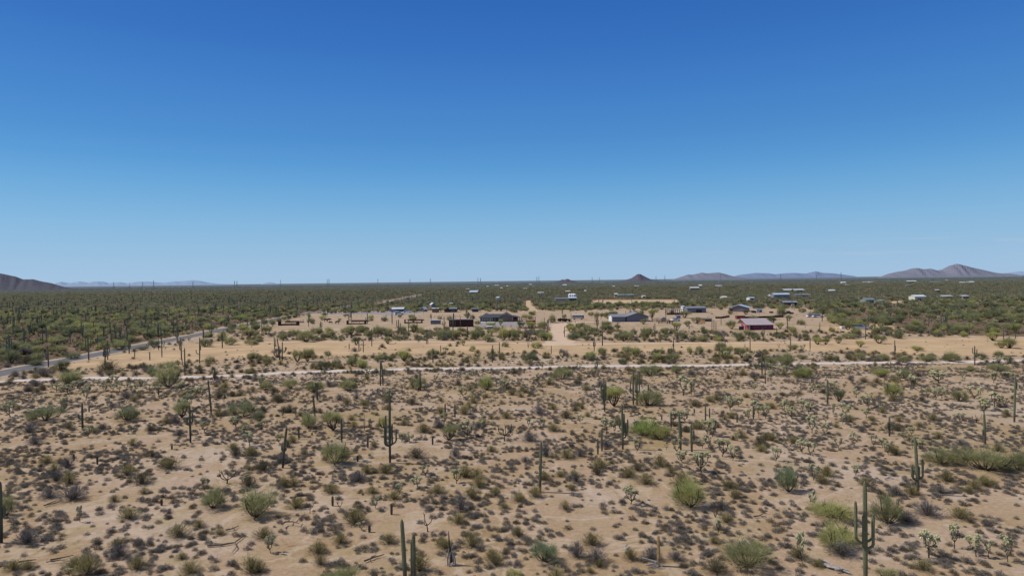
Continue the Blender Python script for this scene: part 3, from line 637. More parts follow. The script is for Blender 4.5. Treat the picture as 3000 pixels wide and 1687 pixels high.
dead('dead_branch', 'forked dead branch beside a dark clump, left of two bare saguaros', 'dead branch', 'F', [[(1110,1010),(1200,975),(1310,945)],[(1180,985),(1230,955)],[(1150,1000),(1180,1010)]], 'dead_wood')
o = dead('dead_branch', 'sprawling dead cholla skeleton like antlers on open sand', 'dead branch', 'F', [[(290,665),(330,640),(400,640),(460,655)],[(360,640),(380,600)],[(310,650),(300,690)],[(440,650),(465,615)]], 'dead_wood', .08, .3)
dead('fallen_log', 'bleached grey fallen log pile in front of the big armed saguaro', 'log', 'H', [[(590,1050),(700,1080),(850,1130)],[(550,995),(620,1030),(700,1075)],[(700,1110),(780,1105),(850,1120)],[(620,1065),(720,1100)],[(740,1070),(800,1110)]], 'grey_wood', .13)
dead('dead_branch', 'bleached bare branches behind the green clump, right side', 'dead branch', 'H', [[(1190,190),(1260,180),(1330,200)],[(1220,185),(1280,170)]], 'grey_wood')
dead('dead_branch', 'twisted pale dead branches between small grey clumps, lower centre', 'dead branch', 'G', [[(1140,900),(1120,870),(1150,850)],[(1140,930),(1110,885),(1080,870)],[(1145,915),(1130,880)]], 'grey_wood')
dead('dead_branch', 'curved dark dead branch lying right of the thin ocotillo', 'dead branch', 'G', [[(2400,565),(2460,560),(2530,575)],[(2460,560),(2500,540),(2560,545)]], 'dead_wood')
dead('fallen_log', 'tan fallen saguaro trunk lying behind a green palo verde bush', 'log', 'B', [[(880,975),(950,968),(1020,965)]], 'tan_wood', .22, .25)
dead('fallen_log', 'bleached white fallen saguaro ribs on the sand, centre', 'log', 'B', [[(1090,1030),(1140,1025),(1180,1035)],[(1100,1022),(1160,1035)],[(1120,1040),(1150,1020)]], 'grey_wood', .12)
dead('dead_branch', 'dark fallen branch lying in the middle of grey shrubs, right side', 'dead branch', 'D', [[(0,645),(60,660),(130,700)],[(60,660),(120,655)],[(-30,715),(60,700),(120,705)]], 'dead_wood')
# dead saguaros that still stand
gx, gy = g(*wpx('F', 1970, 1030)); k = mpp(gy)*WIN['F'][2]; o = empty('saguaro_skeleton', (gx, gy, 0)); m = MB()
for i in range(7):
    a = i/7*6.28; m.tube([(math.cos(a)*.36*rnd(.6, 1), math.sin(a)*.3, 0), (math.cos(a)*.27, math.sin(a)*.2, .6*rnd(.8, 1.1)), (math.cos(a)*.1, math.sin(a)*.08, 1.35*rnd(.7, 1))], [.045, .04, .02], 'grey_wood', 5)
m.build('ribs', o); m = MB(); m.tube([(0,0,.2), (-.05,0,.9), (-.11,0,1.5), (-.14,0,2.4)], [.13, .10, .06, .025], 'bark', 7, .1); m.tube([(-.07,0,1.0), (.12,.1,1.2), (.18,.1,1.5)], [.05, .04, .02], 'grey_wood', 6); m.build('trunk', o)
tag(o, 'standing dead saguaro skeleton with splayed bleached white ribs', 'dead cactus'); HAND.append((gx, gy, 1.2))
gx, gy = g(*wpx('G', 1455, 1040)); o = empty('broken_saguaro', (gx, gy, 0)); m = MB(); m.tube([(0,0,0), (.01,0,.9), (-.01,0,1.8), (.0,0,2.1)], [.12, .11, .10, .085], 'tan_wood', 10, .08); m.build('stump', o)
m = MB()
for a, b in (((-.08,0,.28), (-1.1,.2,.5)), ((-.2,0,.2), (-1.0,-.3,.18))): m.tube([a, (np.array(a)+b)/2, b], [.06, .055, .04], 'grey_wood', 6)
for i in range(9): m.tube([(-.05,0,.4), (rnd(-.8,.2), rnd(-.4,-.1), .1), (rnd(-1.0,.4), rnd(-.8,-.3), .03)], [.022,.02,.014], 'grey_wood', 4)
m.build('fallen_ribs', o); tag(o, 'tan broken saguaro trunk standing with fallen white limb at its foot', 'dead cactus'); HAND.append((gx, gy, 1.2))
LAND = {'the standing dead skeleton': g(*wpx('F', 1970, 1030)), 'the tan broken trunk': (gx, gy)}
# ------------------------------------------------------------------ setting: ground sheets, roads, hills
def strip(name, pts, widths, z, mat, label=None, sub=6):
    P = []; W_ = []
    for i in range(len(pts)-1):
        for t in np.linspace(0, 1, sub, endpoint=False): P.append(np.array(pts[i])*(1-t)+np.array(pts[i+1])*t); W_.append(widths[i]*(1-t)+widths[i+1]*t)
    P.append(np.array(pts[-1])); W_.append(widths[-1]); P = np.array(P, float)
    for _ in range(2): P[1:-1] = (P[:-2]+2*P[1:-1]+P[2:])/4
    T = np.gradient(P, axis=0); T /= np.linalg.norm(T, axis=1)[:, None]; Nn = np.stack([-T[:, 1], T[:, 0]], 1)
    V = []
    for p, n, w in zip(P, Nn, W_):
        j1, j2 = rnd(-.13, .13)*w, rnd(-.13, .13)*w
        if mat == 'asphalt': j1 = j2 = 0
        a = p+n*(w/2+j1); b = p-n*(w/2+j2); V += [(a[0], a[1], z), (b[0], b[1], z)]
    m = MB(); m.add(V, [(2*i, 2*i+1, 2*i+3, 2*i+2) for i in range(len(P)-1)], mat); o = m.build(name); tag(o, label, None, None, 'structure'); return o, P
def sheet(name, pxs, z, mat, label=None, world=None, jit=0.0):
    P = [g(*p) for p in pxs]+(world or [])
    if jit:
        Q = []
        for i in range(len(P)):
            a, b = np.array(P[i]), np.array(P[(i+1) % len(P)])
            for t in np.linspace(0, 1, 9, endpoint=False): Q.append(a+(b-a)*t+RNG.normal(size=2)*jit)
        P = Q
    m = MB(); m.add([(p[0], p[1], z) for p in P], [tuple(range(len(P)))], mat); o = m.build(name); tag(o, label, None, None, 'structure'); return o
m = MB(); E_ = 70000.; n_ = 24
gx_ = np.concatenate([-np.geomspace(E_, 200, 10), np.linspace(-150, 150, 5), np.geomspace(200, E_, 10)])
V = [(x, y, 0) for y in gx_ for x in gx_]; k_ = len(gx_)
m.add(V, [(j*k_+i, j*k_+i+1, (j+1)*k_+i+1, (j+1)*k_+i) for j in range(k_-1) for i in range(k_-1)], 'desert_soil'); tag(m.build('ground'), 'tan gravelly desert floor reaching to the horizon', kind='structure')
ROADPX = [(-330,1165),(-120,1122),(0,1094),(110,1071),(240,1047),(330,1029),(450,1006),(560,985),(650,966),(740,949),(830,931),(900,918.5),(970,908),(1023,896),(1105,884.5),(1151,877.5),(1201,870.5),(1235,862),(1300,853)]
road, ROAD = strip('paved_road', [g(*p) for p in ROADPX], [6.4]*len(ROADPX), .05, 'asphalt', 'grey paved road curving away on the left', 8)
strip('road_shoulder', [g(*p) for p in ROADPX], [10]*len(ROADPX), .035, 'verge', 'pale dirt shoulder along the paved road', 8)
TRPX = [(-350,1135),(-150,1128),(0,1120),(56,1115),(147,1112),(265,1106.5),(383,1109),(531,1105),(708,1101),(828,1092),(946,1088.5),(1094,1084),(1241,1080),(1448,1078),(1544,1076.5),(1706,1072.5),(1913,1071.5),(2060,1071),(2252,1067.5),(2446,1063.5),(2623,1062),(2815,1061),(2948,1057),(3100,1055),(3400,1050)]
_, TRACK = strip('dirt_track', [g(*p) for p in TRPX], [3.9]*len(TRPX), .03, 'track_dirt', 'whitish graded dirt track crossing the scene', 8)
_, PATH = strip('dirt_path', [g(*p) for p in [(1566,913),(1562,905),(1552,897),(1546,890),(1547,884),(1552,880)]], [5]*6, .03, 'path_sand', 'narrow sandy path climbing through distant brush')
strip('dirt_path', [g(*p) for p in [(1547,888),(1556,889),(1564,891)]], [4]*3, .031, 'path_sand', 'short side branch of the sandy path')
strip('driveway', [g(*p) for p in [(1640,1012),(1638,990),(1636,972),(1634,958),(1640,950),(1700,944),(1760,943)]], [11,8,7,7,8,8,7], .03, 'drive_sand', 'sandy driveway leading up to the homestead')
strip('verge_track', [g(*p) for p in [(700,1003),(950,1000),(1240,1001),(1450,1004),(1640,1008),(1850,1006),(2100,1004),(2400,1003)]], [3.2]*8, .025, 'drive_sand', 'faint pale wheel track along the cleared strip')
strip('sandy_wash', [g(*p) for p in [(740,976),(900,966),(1130,964),(1300,966),(1500,966),(1620,962)]], [3.5]*6, .026, 'drive_sand', 'pale sandy edge below the homestead fence')
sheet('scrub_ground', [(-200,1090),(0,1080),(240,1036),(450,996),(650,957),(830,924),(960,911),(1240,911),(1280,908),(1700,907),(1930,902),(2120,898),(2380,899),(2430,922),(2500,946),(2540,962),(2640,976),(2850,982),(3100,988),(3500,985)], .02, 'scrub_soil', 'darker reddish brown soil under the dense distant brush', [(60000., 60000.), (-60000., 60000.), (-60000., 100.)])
sheet('cleared_strip', [(90,1082),(300,1044),(560,1010),(740,1000),(1000,1002),(1300,1003),(1640,1004),(1900,1004),(2300,1004),(2500,994),(2800,988),(3100,990),(3200,1040),(2800,1042),(2600,1036),(2300,1027),(1900,1030),(1700,1040),(1300,1034),(1000,1042),(760,1046),(500,1062),(350,1080)], .016, 'yellow_soil', 'bare sandy cleared strip between two belts of bushes', jit=.25)
sheet('paddock', [(800,957),(930,920),(1240,914),(1700,913),(1930,906),(2110,903),(2380,906),(2460,930),(2380,945),(1900,945),(1700,948),(1400,951),(1240,955),(1000,962)], .012, 'paddock', 'trampled bare earth of the horse paddocks')
sheet('gravel_drive', [(940,916),(1090,913),(1230,911),(1235,917),(1150,924),(1100,921),(1010,921),(935,921)], .03, 'gravel', 'grey gravel drive beside the white roofed house')
sheet('gravel_drive', [(1402,952.5),(1408,944.5),(1480,943),(1542,943.5),(1543,955),(1480,957),(1410,957)], .03, 'gravel', 'pale grey gravel apron in front of the slate roofed house')
sheet('concrete_walk', [(1409,942.6),(1450,942.6),(1452,944.4),(1408,944.6)], .05, 'concrete', 'white concrete walk along the slate roofed house front')
sheet('sandy_turnout', [(1100,889),(1128,883),(1152,878.5),(1160,879.5),(1135,885),(1108,891)], .07, 'path_sand', 'pale sandy shoulder along the far end of the paved road')
sheet('sand_lot', [(1735,879),(1990,878),(1985,888),(1900,889),(1740,891)], .035, 'path_sand', 'bare sandy lot far behind the workshop', jit=2.)
sheet('sand_lot', [(2655,858),(2720,857),(2718,860),(2655,860)], .035, 'path_sand', 'thin bare sandy lot near the distant cream shed', jit=2.)
sheet('sand_lot', [(2590,884),(2655,881),(2660,887),(2600,889)], .035, 'path_sand', 'bare sandy yard beside the greenish distant house', jit=1.)
sheet('sand_lot', [(2400,960),(2560,945),(2660,962),(2560,975),(2420,975)], .03, 'yellow_soil', 'bare sandy yard right of the magenta house', jit=1.5)
def hill(name, label, dist, prof, depth, mat, rough=.06, nx=160, ny=28, base=0.0):
    """prof: (photo x, photo y) skyline; turned into heights at the given distance"""
    hy = lambda x: 822.5-(x-1500)*.01204+H*F/dist+2; q = 34 if dist < 9000 else 22
    prof = [(prof[0][0]-q, hy(prof[0][0]-q))]+prof+[(prof[-1][0]+q, hy(prof[-1][0]+q))]
    xs = [p[0] for p in prof]; X = np.linspace(xs[0], xs[-1], nx); Y = np.interp(X, xs, [p[1] for p in prof]); V = []
    for j in range(ny):
        v = j/(ny-1)*2-1
        for i in range(nx):
            wx, _ = at_dist(X[i], dist); d = ray(X[i], Y[i]); hz = max(H+d[2]*dist/d[1], -40)
            ph = X[i]*.11+dist*.001; rid = .5+.5*math.sin(ph*1.7+4*v+1.5*math.sin(ph*.53)); fall = max(0, 1-abs(v)**(1.05+.22*rid)); z = hz*fall if hz > 0 else hz
            z *= 1+rough*(math.sin(ph*3.1+v*7)+math.sin(ph*7.3-v*11)+.6*math.sin(ph*17+v*19))*(abs(v) > .05 and 1 or .25)
            V.append((wx*(1+v*depth/dist*.9)+rough*depth*.1*math.sin(v*9+ph), dist+v*depth, z-2))
    m = MB(); m.add(V, [(j*nx+i, j*nx+i+1, (j+1)*nx+i+1, (j+1)*nx+i) for j in range(ny-1) for i in range(nx-1)], mat)
    o = m.build(name); tag(o, label, None, None, 'structure'); return o
hill('hill', 'dark brush covered hill at the left edge', 3800, [(-420,780),(-200,782),(0,799),(20,802),(45,808),(70,817),(95,816),(120,822),(150,828),(180,837),(200,842)], 700, 'hill_near', .008)
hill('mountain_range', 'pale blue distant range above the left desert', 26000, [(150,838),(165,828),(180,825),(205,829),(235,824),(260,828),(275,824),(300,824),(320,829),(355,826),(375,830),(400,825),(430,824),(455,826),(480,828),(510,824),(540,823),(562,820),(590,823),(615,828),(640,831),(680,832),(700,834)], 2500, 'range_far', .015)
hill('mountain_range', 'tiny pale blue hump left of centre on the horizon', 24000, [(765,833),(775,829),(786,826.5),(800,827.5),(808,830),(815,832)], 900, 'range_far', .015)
hill('butte', 'lone dark flat topped butte on the horizon', 7000, [(1835,818.5),(1850,814),(1862,806),(1868,802),(1876,801.5),(1882,805),(1893,811),(1905,816.5),(1915,818)], 220, 'butte_rock', .02)
hill('hill', 'pair of tiny dark knolls on the horizon', 6000, [(1642,820),(1648,817.5),(1653,819),(1658,816.5),(1664,815.8),(1670,819)], 120, 'butte_rock', .02)
hill('mountain_range', 'brownish hills just right of the lone butte', 14000, [(1978,816),(2000,809),(2015,803.5),(2030,804),(2055,798),(2070,800),(2085,799),(2105,797.5),(2125,802),(2145,808),(2180,813),(2210,815)], 1600, 'range_brown', .009)
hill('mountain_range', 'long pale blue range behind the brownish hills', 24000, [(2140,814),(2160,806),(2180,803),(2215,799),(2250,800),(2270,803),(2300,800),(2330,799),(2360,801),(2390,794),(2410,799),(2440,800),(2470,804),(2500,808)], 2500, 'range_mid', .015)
hill('mountain_range', 'large brown twin peaked mountain at the right', 10500, [(2585,808),(2600,802),(2625,796),(2650,792),(2670,786),(2690,784),(2705,788),(2725,786),(2745,791),(2760,789),(2780,778),(2800,772),(2812,773),(2830,778),(2850,783),(2880,790),(2910,797),(2930,800),(2960,801),(2975,803)], 1300, 'range_brown', .009)
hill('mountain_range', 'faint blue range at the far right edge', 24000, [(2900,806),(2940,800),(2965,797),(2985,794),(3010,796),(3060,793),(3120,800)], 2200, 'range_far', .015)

# ------------------------------------------------------------------ buildings and yard things
BLD = []
def spot(w, x, y):
    px, py = wpx(w, x, y); gx, gy = g(px, py); return gx, gy, mpp(gy)*WIN[w][2]
def prism(mb, x0, x1, y0, y1, z0, rise, wall, roof, over=.35, t=.12):
    """gable with ridge along x"""
    ym = (y0+y1)/2
    mb.add([(x0,y0,z0),(x0,y1,z0),(x0,ym,z0+rise),(x1,y0,z0),(x1,y1,z0),(x1,ym,z0+rise)], [(0,2,1),(3,4,5)], wall)
def slabs(mb, x0, x1, y0, y1, z0, rise, roof, over=.35, t=.14):
    ym = (y0+y1)/2; hw = (y1-y0)/2; s = rise/hw; a0 = x0-over; a1 = x1+over
    for sg in (-1, 1):
        ye = ym+sg*(hw+over); ze = z0-s*over
        V = [(a0,ye,ze+.02),(a1,ye,ze+.02),(a1,ym,z0+rise+.02),(a0,ym,z0+rise+.02)]; V += [(p[0], p[1], p[2]+t) for p in V]
        mb.add(V, [(0,1,2,3),(4,7,6,5),(0,4,5,1),(1,5,6,2),(2,6,7,3),(3,7,4,0)], roof)
def house(name, label, cat, w, x0, x1, yb, dep, wh, rise, wall, roof, rz=0.0, wins=(), door=None, group=None, facade=True, trans=False):
    """front wall spans window px x0..x1 at foot yb; dep/wh/rise metres; wins: (u, z, w, h) fractions/metres on the front"""
    cx, cy, k = spot(w, (x0+x1)/2, yb); wd = (x1-x0)*k; o = empty(name, (cx, cy+dep/2*math.cos(rz), 0), rz, (1, 1, .78))
    m = MB(); a, b = wd/2, dep/2
    if trans:   # gable end faces the front
        m.box((0,0,wh/2), (wd, dep, wh), wall); m.add([(-a,-b,wh),(a,-b,wh),(0,-b,wh+rise),(-a,b,wh),(a,b,wh),(0,b,wh+rise)], [(0,1,2),(3,5,4)], wall); m.build('wall', o)
        r = MB()
        for sg in (-1, 1):
            ov = .3; s = rise/a; V = [(sg*(a+ov), -b-ov, wh-s*ov+.02), (sg*(a+ov), b+ov, wh-s*ov+.02), (0, b+ov, wh+rise+.02), (0, -b-ov, wh+rise+.02)]; V += [(p[0], p[1], p[2]+.12) for p in V]
            r.add(V, [(0,1,2,3),(4,7,6,5),(0,4,5,1),(1,5,6,2),(2,6,7,3),(3,7,4,0)], roof)
        r.build('roof', o)
    else:
        m.box((0,0,wh/2), (wd, dep, wh), wall); prism(m, -a, a, -b, b, wh, rise, wall, roof); m.build('wall', o)
        r = MB(); slabs(r, -a, a, -b, b, wh, rise, roof); r.build('roof', o)
    for (u, z, ww, hh) in wins:
        f = MB(); f.box((-a+u*wd, -b-.03, z+hh/2), (ww+.16, .06, hh+.16), 'white_paint'); fo = f.build('window', o); p = MB(); p.box((-a+u*wd, -b-.08, z+hh/2), (ww, .04, hh), 'glass'); p.build('pane', fo)
    if door:
        u, ww, hh, dm = door; f = MB(); f.box((-a+u*wd, -b-.05, hh/2), (ww, .08, hh), dm); f.build('door', o)
    tag(o, label, cat, group); BLD.append((cx, cy+dep/2, max(wd, dep)*.5+1.2)); return o, wd, k
# slate roofed ranch house
cx, cy, k = spot('R', 520, 450); o = empty('ranch_house', (cx, cy+5, 0), 0, (1, 1, .84)); m = MB()
m.box((-1.2,0,1.35), (12.5,9,2.7), 'tan_wall'); m.box((5.4,-1.0,1.35), (6.2,10,2.7), 'tan_wall'); m.add([(2.3,-6.02,2.7),(8.5,-6.02,2.7),(5.4,-6.02,4.9)], [(0,1,2)], 'tan_wall'); m.build('wall', o)
m = MB(); a0, a1 = -8.2, 4.0
m.add([(a0,-5.2,2.6),(a1,-5.2,2.6),(a1,0,4.35),(a0+3.4,0,4.35),(a0,5.2,2.6),(a1,5.2,2.6)], [(0,1,2,3),(3,2,5,4),(0,3,4)], 'slate_roof'); m.add([(a0,-5.2,2.45),(a1,-5.2,2.45),(a1,-5.2,2.6),(a0,-5.2,2.6)], [(0,1,2,3)], 'darkgrey_trim')
for sg in (-1, 1):
    V = [(5.4+sg*3.9,-6.5,2.25),(5.4+sg*3.9,6,2.25),(5.4,6,5.0),(5.4,-6.5,5.0)]; V += [(p[0],p[1],p[2]+.2) for p in V]; m.add(V, [(0,1,2,3),(4,7,6,5),(0,4,5,1),(1,5,6,2),(2,6,7,3),(3,7,4,0)], 'slate_roof')
m.build('roof', o)
m = MB(); V = [(8.8,-5,2.9),(12.2,-5,2.2),(12.2,4,2.2),(8.8,4,3.2)]; V += [(p[0],p[1],p[2]+.15) for p in V]; m.add(V, [(0,1,2,3),(4,7,6,5),(0,4,5,1),(1,5,6,2),(2,6,7,3),(3,7,4,0)], 'slate_roof'); m.build('porch_roof', o)
for px_ in (9.0, 10.6, 12.0):
    m = MB(); m.box((px_,-4.8,1.1), (.2,.2,2.2), 'brown_wood'); m.build('porch_post', o)
for u, w_ in ((-6.6,.8),(-5.6,.7),(-3.0,.9),(-1.9,.8)):
    f = MB(); f.box((u,-4.53,1.4), (w_+.2,.06,1.5), 'light_roof'); fo = f.build('window', o); p = MB(); p.box((u,-4.58,1.4), (w_*.8,.05,1.3), 'glass'); p.build('pane', fo)
m = MB(); m.box((.2,-4.54,1.2), (2.6,.08,2.3), 'dark_opening'); m.build('garage_door', o); m = MB(); m.box((9.9,.5,1.1), (2.6,5,2.2), 'darkblue'); m.build('side_room', o)
tag(o, 'low ranch house with dark slate blue hip roof and tan front gable', 'house'); BLD.append((cx+2, cy+5, 12)); LAND['the slate roofed house'] = (cx+2, cy)
# grey workshop with white end
cx, cy, k = spot('S', 1620, 450); o = empty('metal_workshop', (cx, cy+6, 0), 0, (.97, 1, .76)); m = MB()
m.box((-5.9,-1,1.5), (6.4,10,3.0), 'bluegrey_metal'); m.box((3.2,-.5,1.6), (10.6,11,3.2), 'bluegrey_metal'); m.add([(-2.1,-6.0,3.2),(8.5,-6.0,3.2),(3.2,-6.0,5.4)], [(0,1,2)], 'bluegrey_metal'); m.build('wall', o)
m = MB(); m.box((-9.25,-1,1.55), (.3,10,3.1), 'white_paint'); m.add([(-9.1,-6,3.1),(-9.1,4,3.1),(-9.1,-1,4.4)], [(0,1,2)], 'white_paint'); m.build('end_wall', o)
m = MB()
for V in ([(-9.5,-6.3,3.02),(-1.9,-6.3,3.02),(-1.9,-1,4.5),(-9.5,-1,4.5)], [(-9.5,-1,4.5),(-1.9,-1,4.5),(-1.9,4.3,3.02),(-9.5,4.3,3.02)]): m.add(V+[(p[0],p[1],p[2]+.12) for p in V], [(0,1,2,3),(4,7,6,5),(0,4,5,1),(1,5,6,2),(2,6,7,3),(3,7,4,0)], 'bluegrey_roof')
for sg in (-1, 1):
    V = [(3.2+sg*5.9,-6.4,3.0),(3.2+sg*5.9,5.3,3.0),(3.2,5.3,5.45),(3.2,-6.4,5.45)]; m.add(V+[(p[0],p[1],p[2]+.14) for p in V], [(0,1,2,3),(4,7,6,5),(0,4,5,1),(1,5,6,2),(2,6,7,3),(3,7,4,0)], 'bluegrey_roof')
m.build('roof', o); m = MB()
for sg in (-1, 1): m.tube([(3.2+sg*5.95,-6.45,3.02),(3.2,-6.45,5.5)], [.13,.13], 'darkgrey_trim', 4)
m.box((-5.7,-6.36,3.08), (7.6,.1,.16), 'darkgrey_trim'); m.build('eaves_trim', o); m = MB(); m.box((8.0,-6.06,1.2), (1.0,.06,2.2), 'cream'); m.build('door', o)
tag(o, 'blue grey metal workshop with wide gable and white left end wall', 'workshop'); BLD.append((cx, cy+5, 12)); LAND['the blue grey workshop'] = (cx, cy)
# magenta house
cx, cy, k = spot('U', 900, 1085); o = empty('magenta_house', (cx, cy+4.5, 0), 0, (.95, 1, .70)); m = MB(); m.box((.8,0,1.4), (10.2,8,2.8), 'magenta_wall'); m.build('wall', o)
m = MB(); V = [(-5.3,-4.8,2.7),(6.6,-4.8,2.7),(5.4,4.6,5.5),(-4.6,4.6,5.5)]; m.add(V+[(p[0],p[1],p[2]+.16) for p in V], [(0,1,2,3),(4,7,6,5),(0,4,5,1),(1,5,6,2),(2,6,7,3),(3,7,4,0)], 'pinkgrey_roof'); m.add([(5.4,4.6,5.5),(-4.6,4.6,5.5),(-4.6,8.5,2.6),(5.4,8.5,2.6)], [(0,1,2,3)], 'pinkgrey_roof'); m.build('roof', o)
m = MB(); m.box((-5.0,-4.3,2.85), (2.6,2.2,.25), 'pink_wall'); m.build('porch_roof', o)
for u in (-6.0, -4.3):
    m = MB(); m.box((u,-5.1,1.37), (.5,.5,2.7), 'pink_wall'); m.build('porch_pillar', o)
m = MB(); m.box((-7.0,-3.6,1.0), (1.9,.2,2.0), 'darkblue'); m.build('gate', o); m = MB(); m.box((-3.5,-4.03,1.25), (1.6,.06,2.3), 'dark_opening'); m.build('porch_opening', o)
for u, w_ in ((-1.6,.5),(.4,.9),(2.0,.5),(3.6,1.1)):
    f = MB(); f.box((u,-4.04,1.5), (w_+.3,.08,1.3), 'mauve_wall'); fo = f.build('window', o); p = MB(); p.box((u,-4.1,1.5), (w_,.05,1.0), 'glass'); p.build('pane', fo)
tag(o, 'magenta walled house with big pinkish grey roof and pink porch pillars', 'house'); BLD.append((cx, cy+4, 9)); LAND['the magenta house'] = (cx, cy)
# sky blue roofed barn
cx, cy, k = spot('U', 460, 630); o = empty('open_barn', (cx, cy+5, 0), R(-24), (.95, 1, .76)); m = MB(); m.box((1.2,0,1.6), (9.2,9,3.2), 'mauve_wall'); m.add([(-5.4,-4.52,3.2),(5.8,-4.52,3.2),(.2,-4.52,5.2)], [(0,1,2)], 'mauve_wall'); m.build('wall', o)
m = MB()
for sg in (-1, 1):
    V = [(.2+sg*6.3,-4.9,3.0),(.2+sg*6.3,9.0,3.0),(.2,9.0,5.25),(.2,-4.9,5.25)]; m.add(V+[(p[0],p[1],p[2]+.14) for p in V], [(0,1,2,3),(4,7,6,5),(0,4,5,1),(1,5,6,2),(2,6,7,3),(3,7,4,0)], 'skyblue_roof')
m.build('roof', o); m = MB(); m.box((-4.4,1.5,1.1), (1.6,10,2.2), 'dark_opening'); m.build('stalls', o)
for v in (-4.2, -1, 2.2, 5.4):
    m = MB(); m.box((-5.7,v,1.5), (.25,.25,3), 'brown_wood'); m.build('post', o)
tag(o, 'open sided barn with light sky blue metal roof', 'barn'); BLD.append((cx, cy+5, 9)); LAND['the sky blue roofed barn'] = (cx, cy)
house('storage_shed', 'long lavender grey metal shed behind the corrals', 'shed', 'T', 800, 1325, 345, 9, 3.6, .9, 'bluegrey_metal', 'bluegrey_roof', 0, [], (.62, 3.4, 2.4, 'dark_opening'))
o, _, _ = house('white_outbuilding', 'white block outbuilding joined to the long lavender shed', 'shed', 'T', 672, 790, 300, 5, 3.6, .4, 'white_paint', 'white_roof', 0, trans=True)
# shade ramada
def ramada(name, label, w, x0, x1, yt, yb, mat, n=6, dep=4, wallm=None, cat='ramada'):
    cx, cy, k = spot(w, (x0+x1)/2, yb); wd = (x1-x0)*k; h = (yb-yt)*k; o = empty(name, (cx, cy+dep/2, 0)); m = MB(); m.box((0,0,h), (wd+.4, dep+.4, .18), mat); m.build('roof', o)
    for i in range(n):
        for v in (-1, 1):
            m = MB(); m.box((-wd/2+.1+(wd-.2)*i/(n-1), v*(dep/2-.1), h/2-.05), (.14,.14,h-.1), 'brown_wood'); m.build('post', o)
    if wallm: m = MB(); m.box((0,-dep/2-.1,.55), (wd,.08,1.1), wallm); m.build('rail_panel', o)
    tag(o, label, cat); BLD.append((cx, cy+dep/2, wd*.5+1)); return o
ramada('shade_ramada', 'long thin roofed horse shade on many slim posts', 'T', 220, 700, 250, 400, 'mauve_wall', 9, 4, 'brown_wood')
ramada('shade_ramada', 'dark flat shade roof over a dark trailer in the corrals', 'T', 1200, 1470, 510, 590, 'darkblue', 4, 3, 'darkblue')
house('garden_shed', 'small white metal shed standing alone below the slate roofed house', 'shed', 'R', 325, 435, 660, 1.6, 1.9, .2, 'galvanised', 'white_roof', 0, [], (.5, .8, 1.6, 'grey_metal'))
house('storage_shed', 'small lavender grey shed among the corrals beside the white truck', 'shed', 'T', 510, 610, 500, 2.4, 1.7, .3, 'bluegrey_metal', 'bluegrey_roof')
house('utility_shed', 'small grey shed on the dark rail fence', 'shed', 'T', 80, 200, 600, 2.2, 2.0, .9, 'grey_metal', 'bluegrey_roof', 0, trans=True)
house('garden_shed', 'pale grey blue shed with teal door right of the barn', 'shed', 'U', 830, 972, 650, 4, 2.5, .4, 'cream', 'galvanised', 0, [(.7, .5, 1.2, 1.1)])
def container(name, label, w, x0, x1, yt, yb, mat, dep=2.5, rz=0.0, door=None, roofm=None, cat='container'):
    cx, cy, k = spot(w, (x0+x1)/2, yb); wd = (x1-x0)*k; h = (yb-yt)*k*.93; o = empty(name, (cx, cy+dep/2, 0), rz); m = MB(); m.box((0,0,h/2+.1), (wd, dep, h-.1), mat); n = max(3, int(wd/.6))
    for i in range(n): m.box((-wd/2+(i+.5)*wd/n, -dep/2-.02, h/2+.1), (wd/n*.45, .05, h-.35), mat)
    m.build('body', o); m = MB(); m.box((0,0,h+.08), (wd+.12, dep+.12, .14), roofm or mat); m.build('roof', o); m = MB(); m.box((0,0,.05), (wd+.05, dep+.05, .1), 'darkgrey_trim'); m.build('skid', o)
    if door: m = MB(); m.box((-wd/2+door[0]*wd, -dep/2-.08, door[2]/2+.15), (door[1], .06, door[2]), door[3]); m.build('door', o)
    tag(o, label, cat); BLD.append((cx, cy+dep/2, wd*.5+1)); return o
container('shipping_container', 'long dark oxblood container shed behind the tall armed saguaro', 'Q', 1935, 2540, 560, 752, 'oxblood', 5, roofm='mauve_wall'); LAND['the long oxblood container'] = spot('Q', 2240, 752)[:2]
container('shipping_container', 'small bright rust red container above the magenta house roof', 'U', 330, 545, 728, 812, 'rust_red'); LAND['the rust red container'] = spot('U', 437, 812)[:2]
container('shipping_container', 'rust red container at the end of the slate house corral', 'R', 1310, 1540, 412, 512, 'rust_red')
container('cargo_trailer', 'grey blue boxy trailer with white frame left of the oxblood container', 'Q', 1475, 1715, 575, 682, 'bluegrey_metal', 2.6, roofm='white_paint', cat='trailer')
container('water_trough', 'small dark rusty trough on bare ground right of the barn', 'U', 1170, 1250, 626, 660, 'oxblood', 1.5, cat='trough')
container('feed_bin', 'black box shaped feed bin beside the sky blue roofed barn', 'U', 725, 820, 602, 655, 'black_paint', 2, cat='bin')
container('utility_box', 'blue grey upright steel tank box beside the far paved road', 'Q', 882, 938, 12, 90, 'tank_blue', 2.2, cat='tank')
container('white_crate', 'small white box on the bare yard far right of the magenta house', 'V', 282, 335, 672, 702, 'white_paint', 1.5, cat='crate')
container('dark_crate', 'small dark slab box below the white crate in the right yard', 'V', 284, 318, 735, 748, 'black_paint', 1.2, cat='crate')
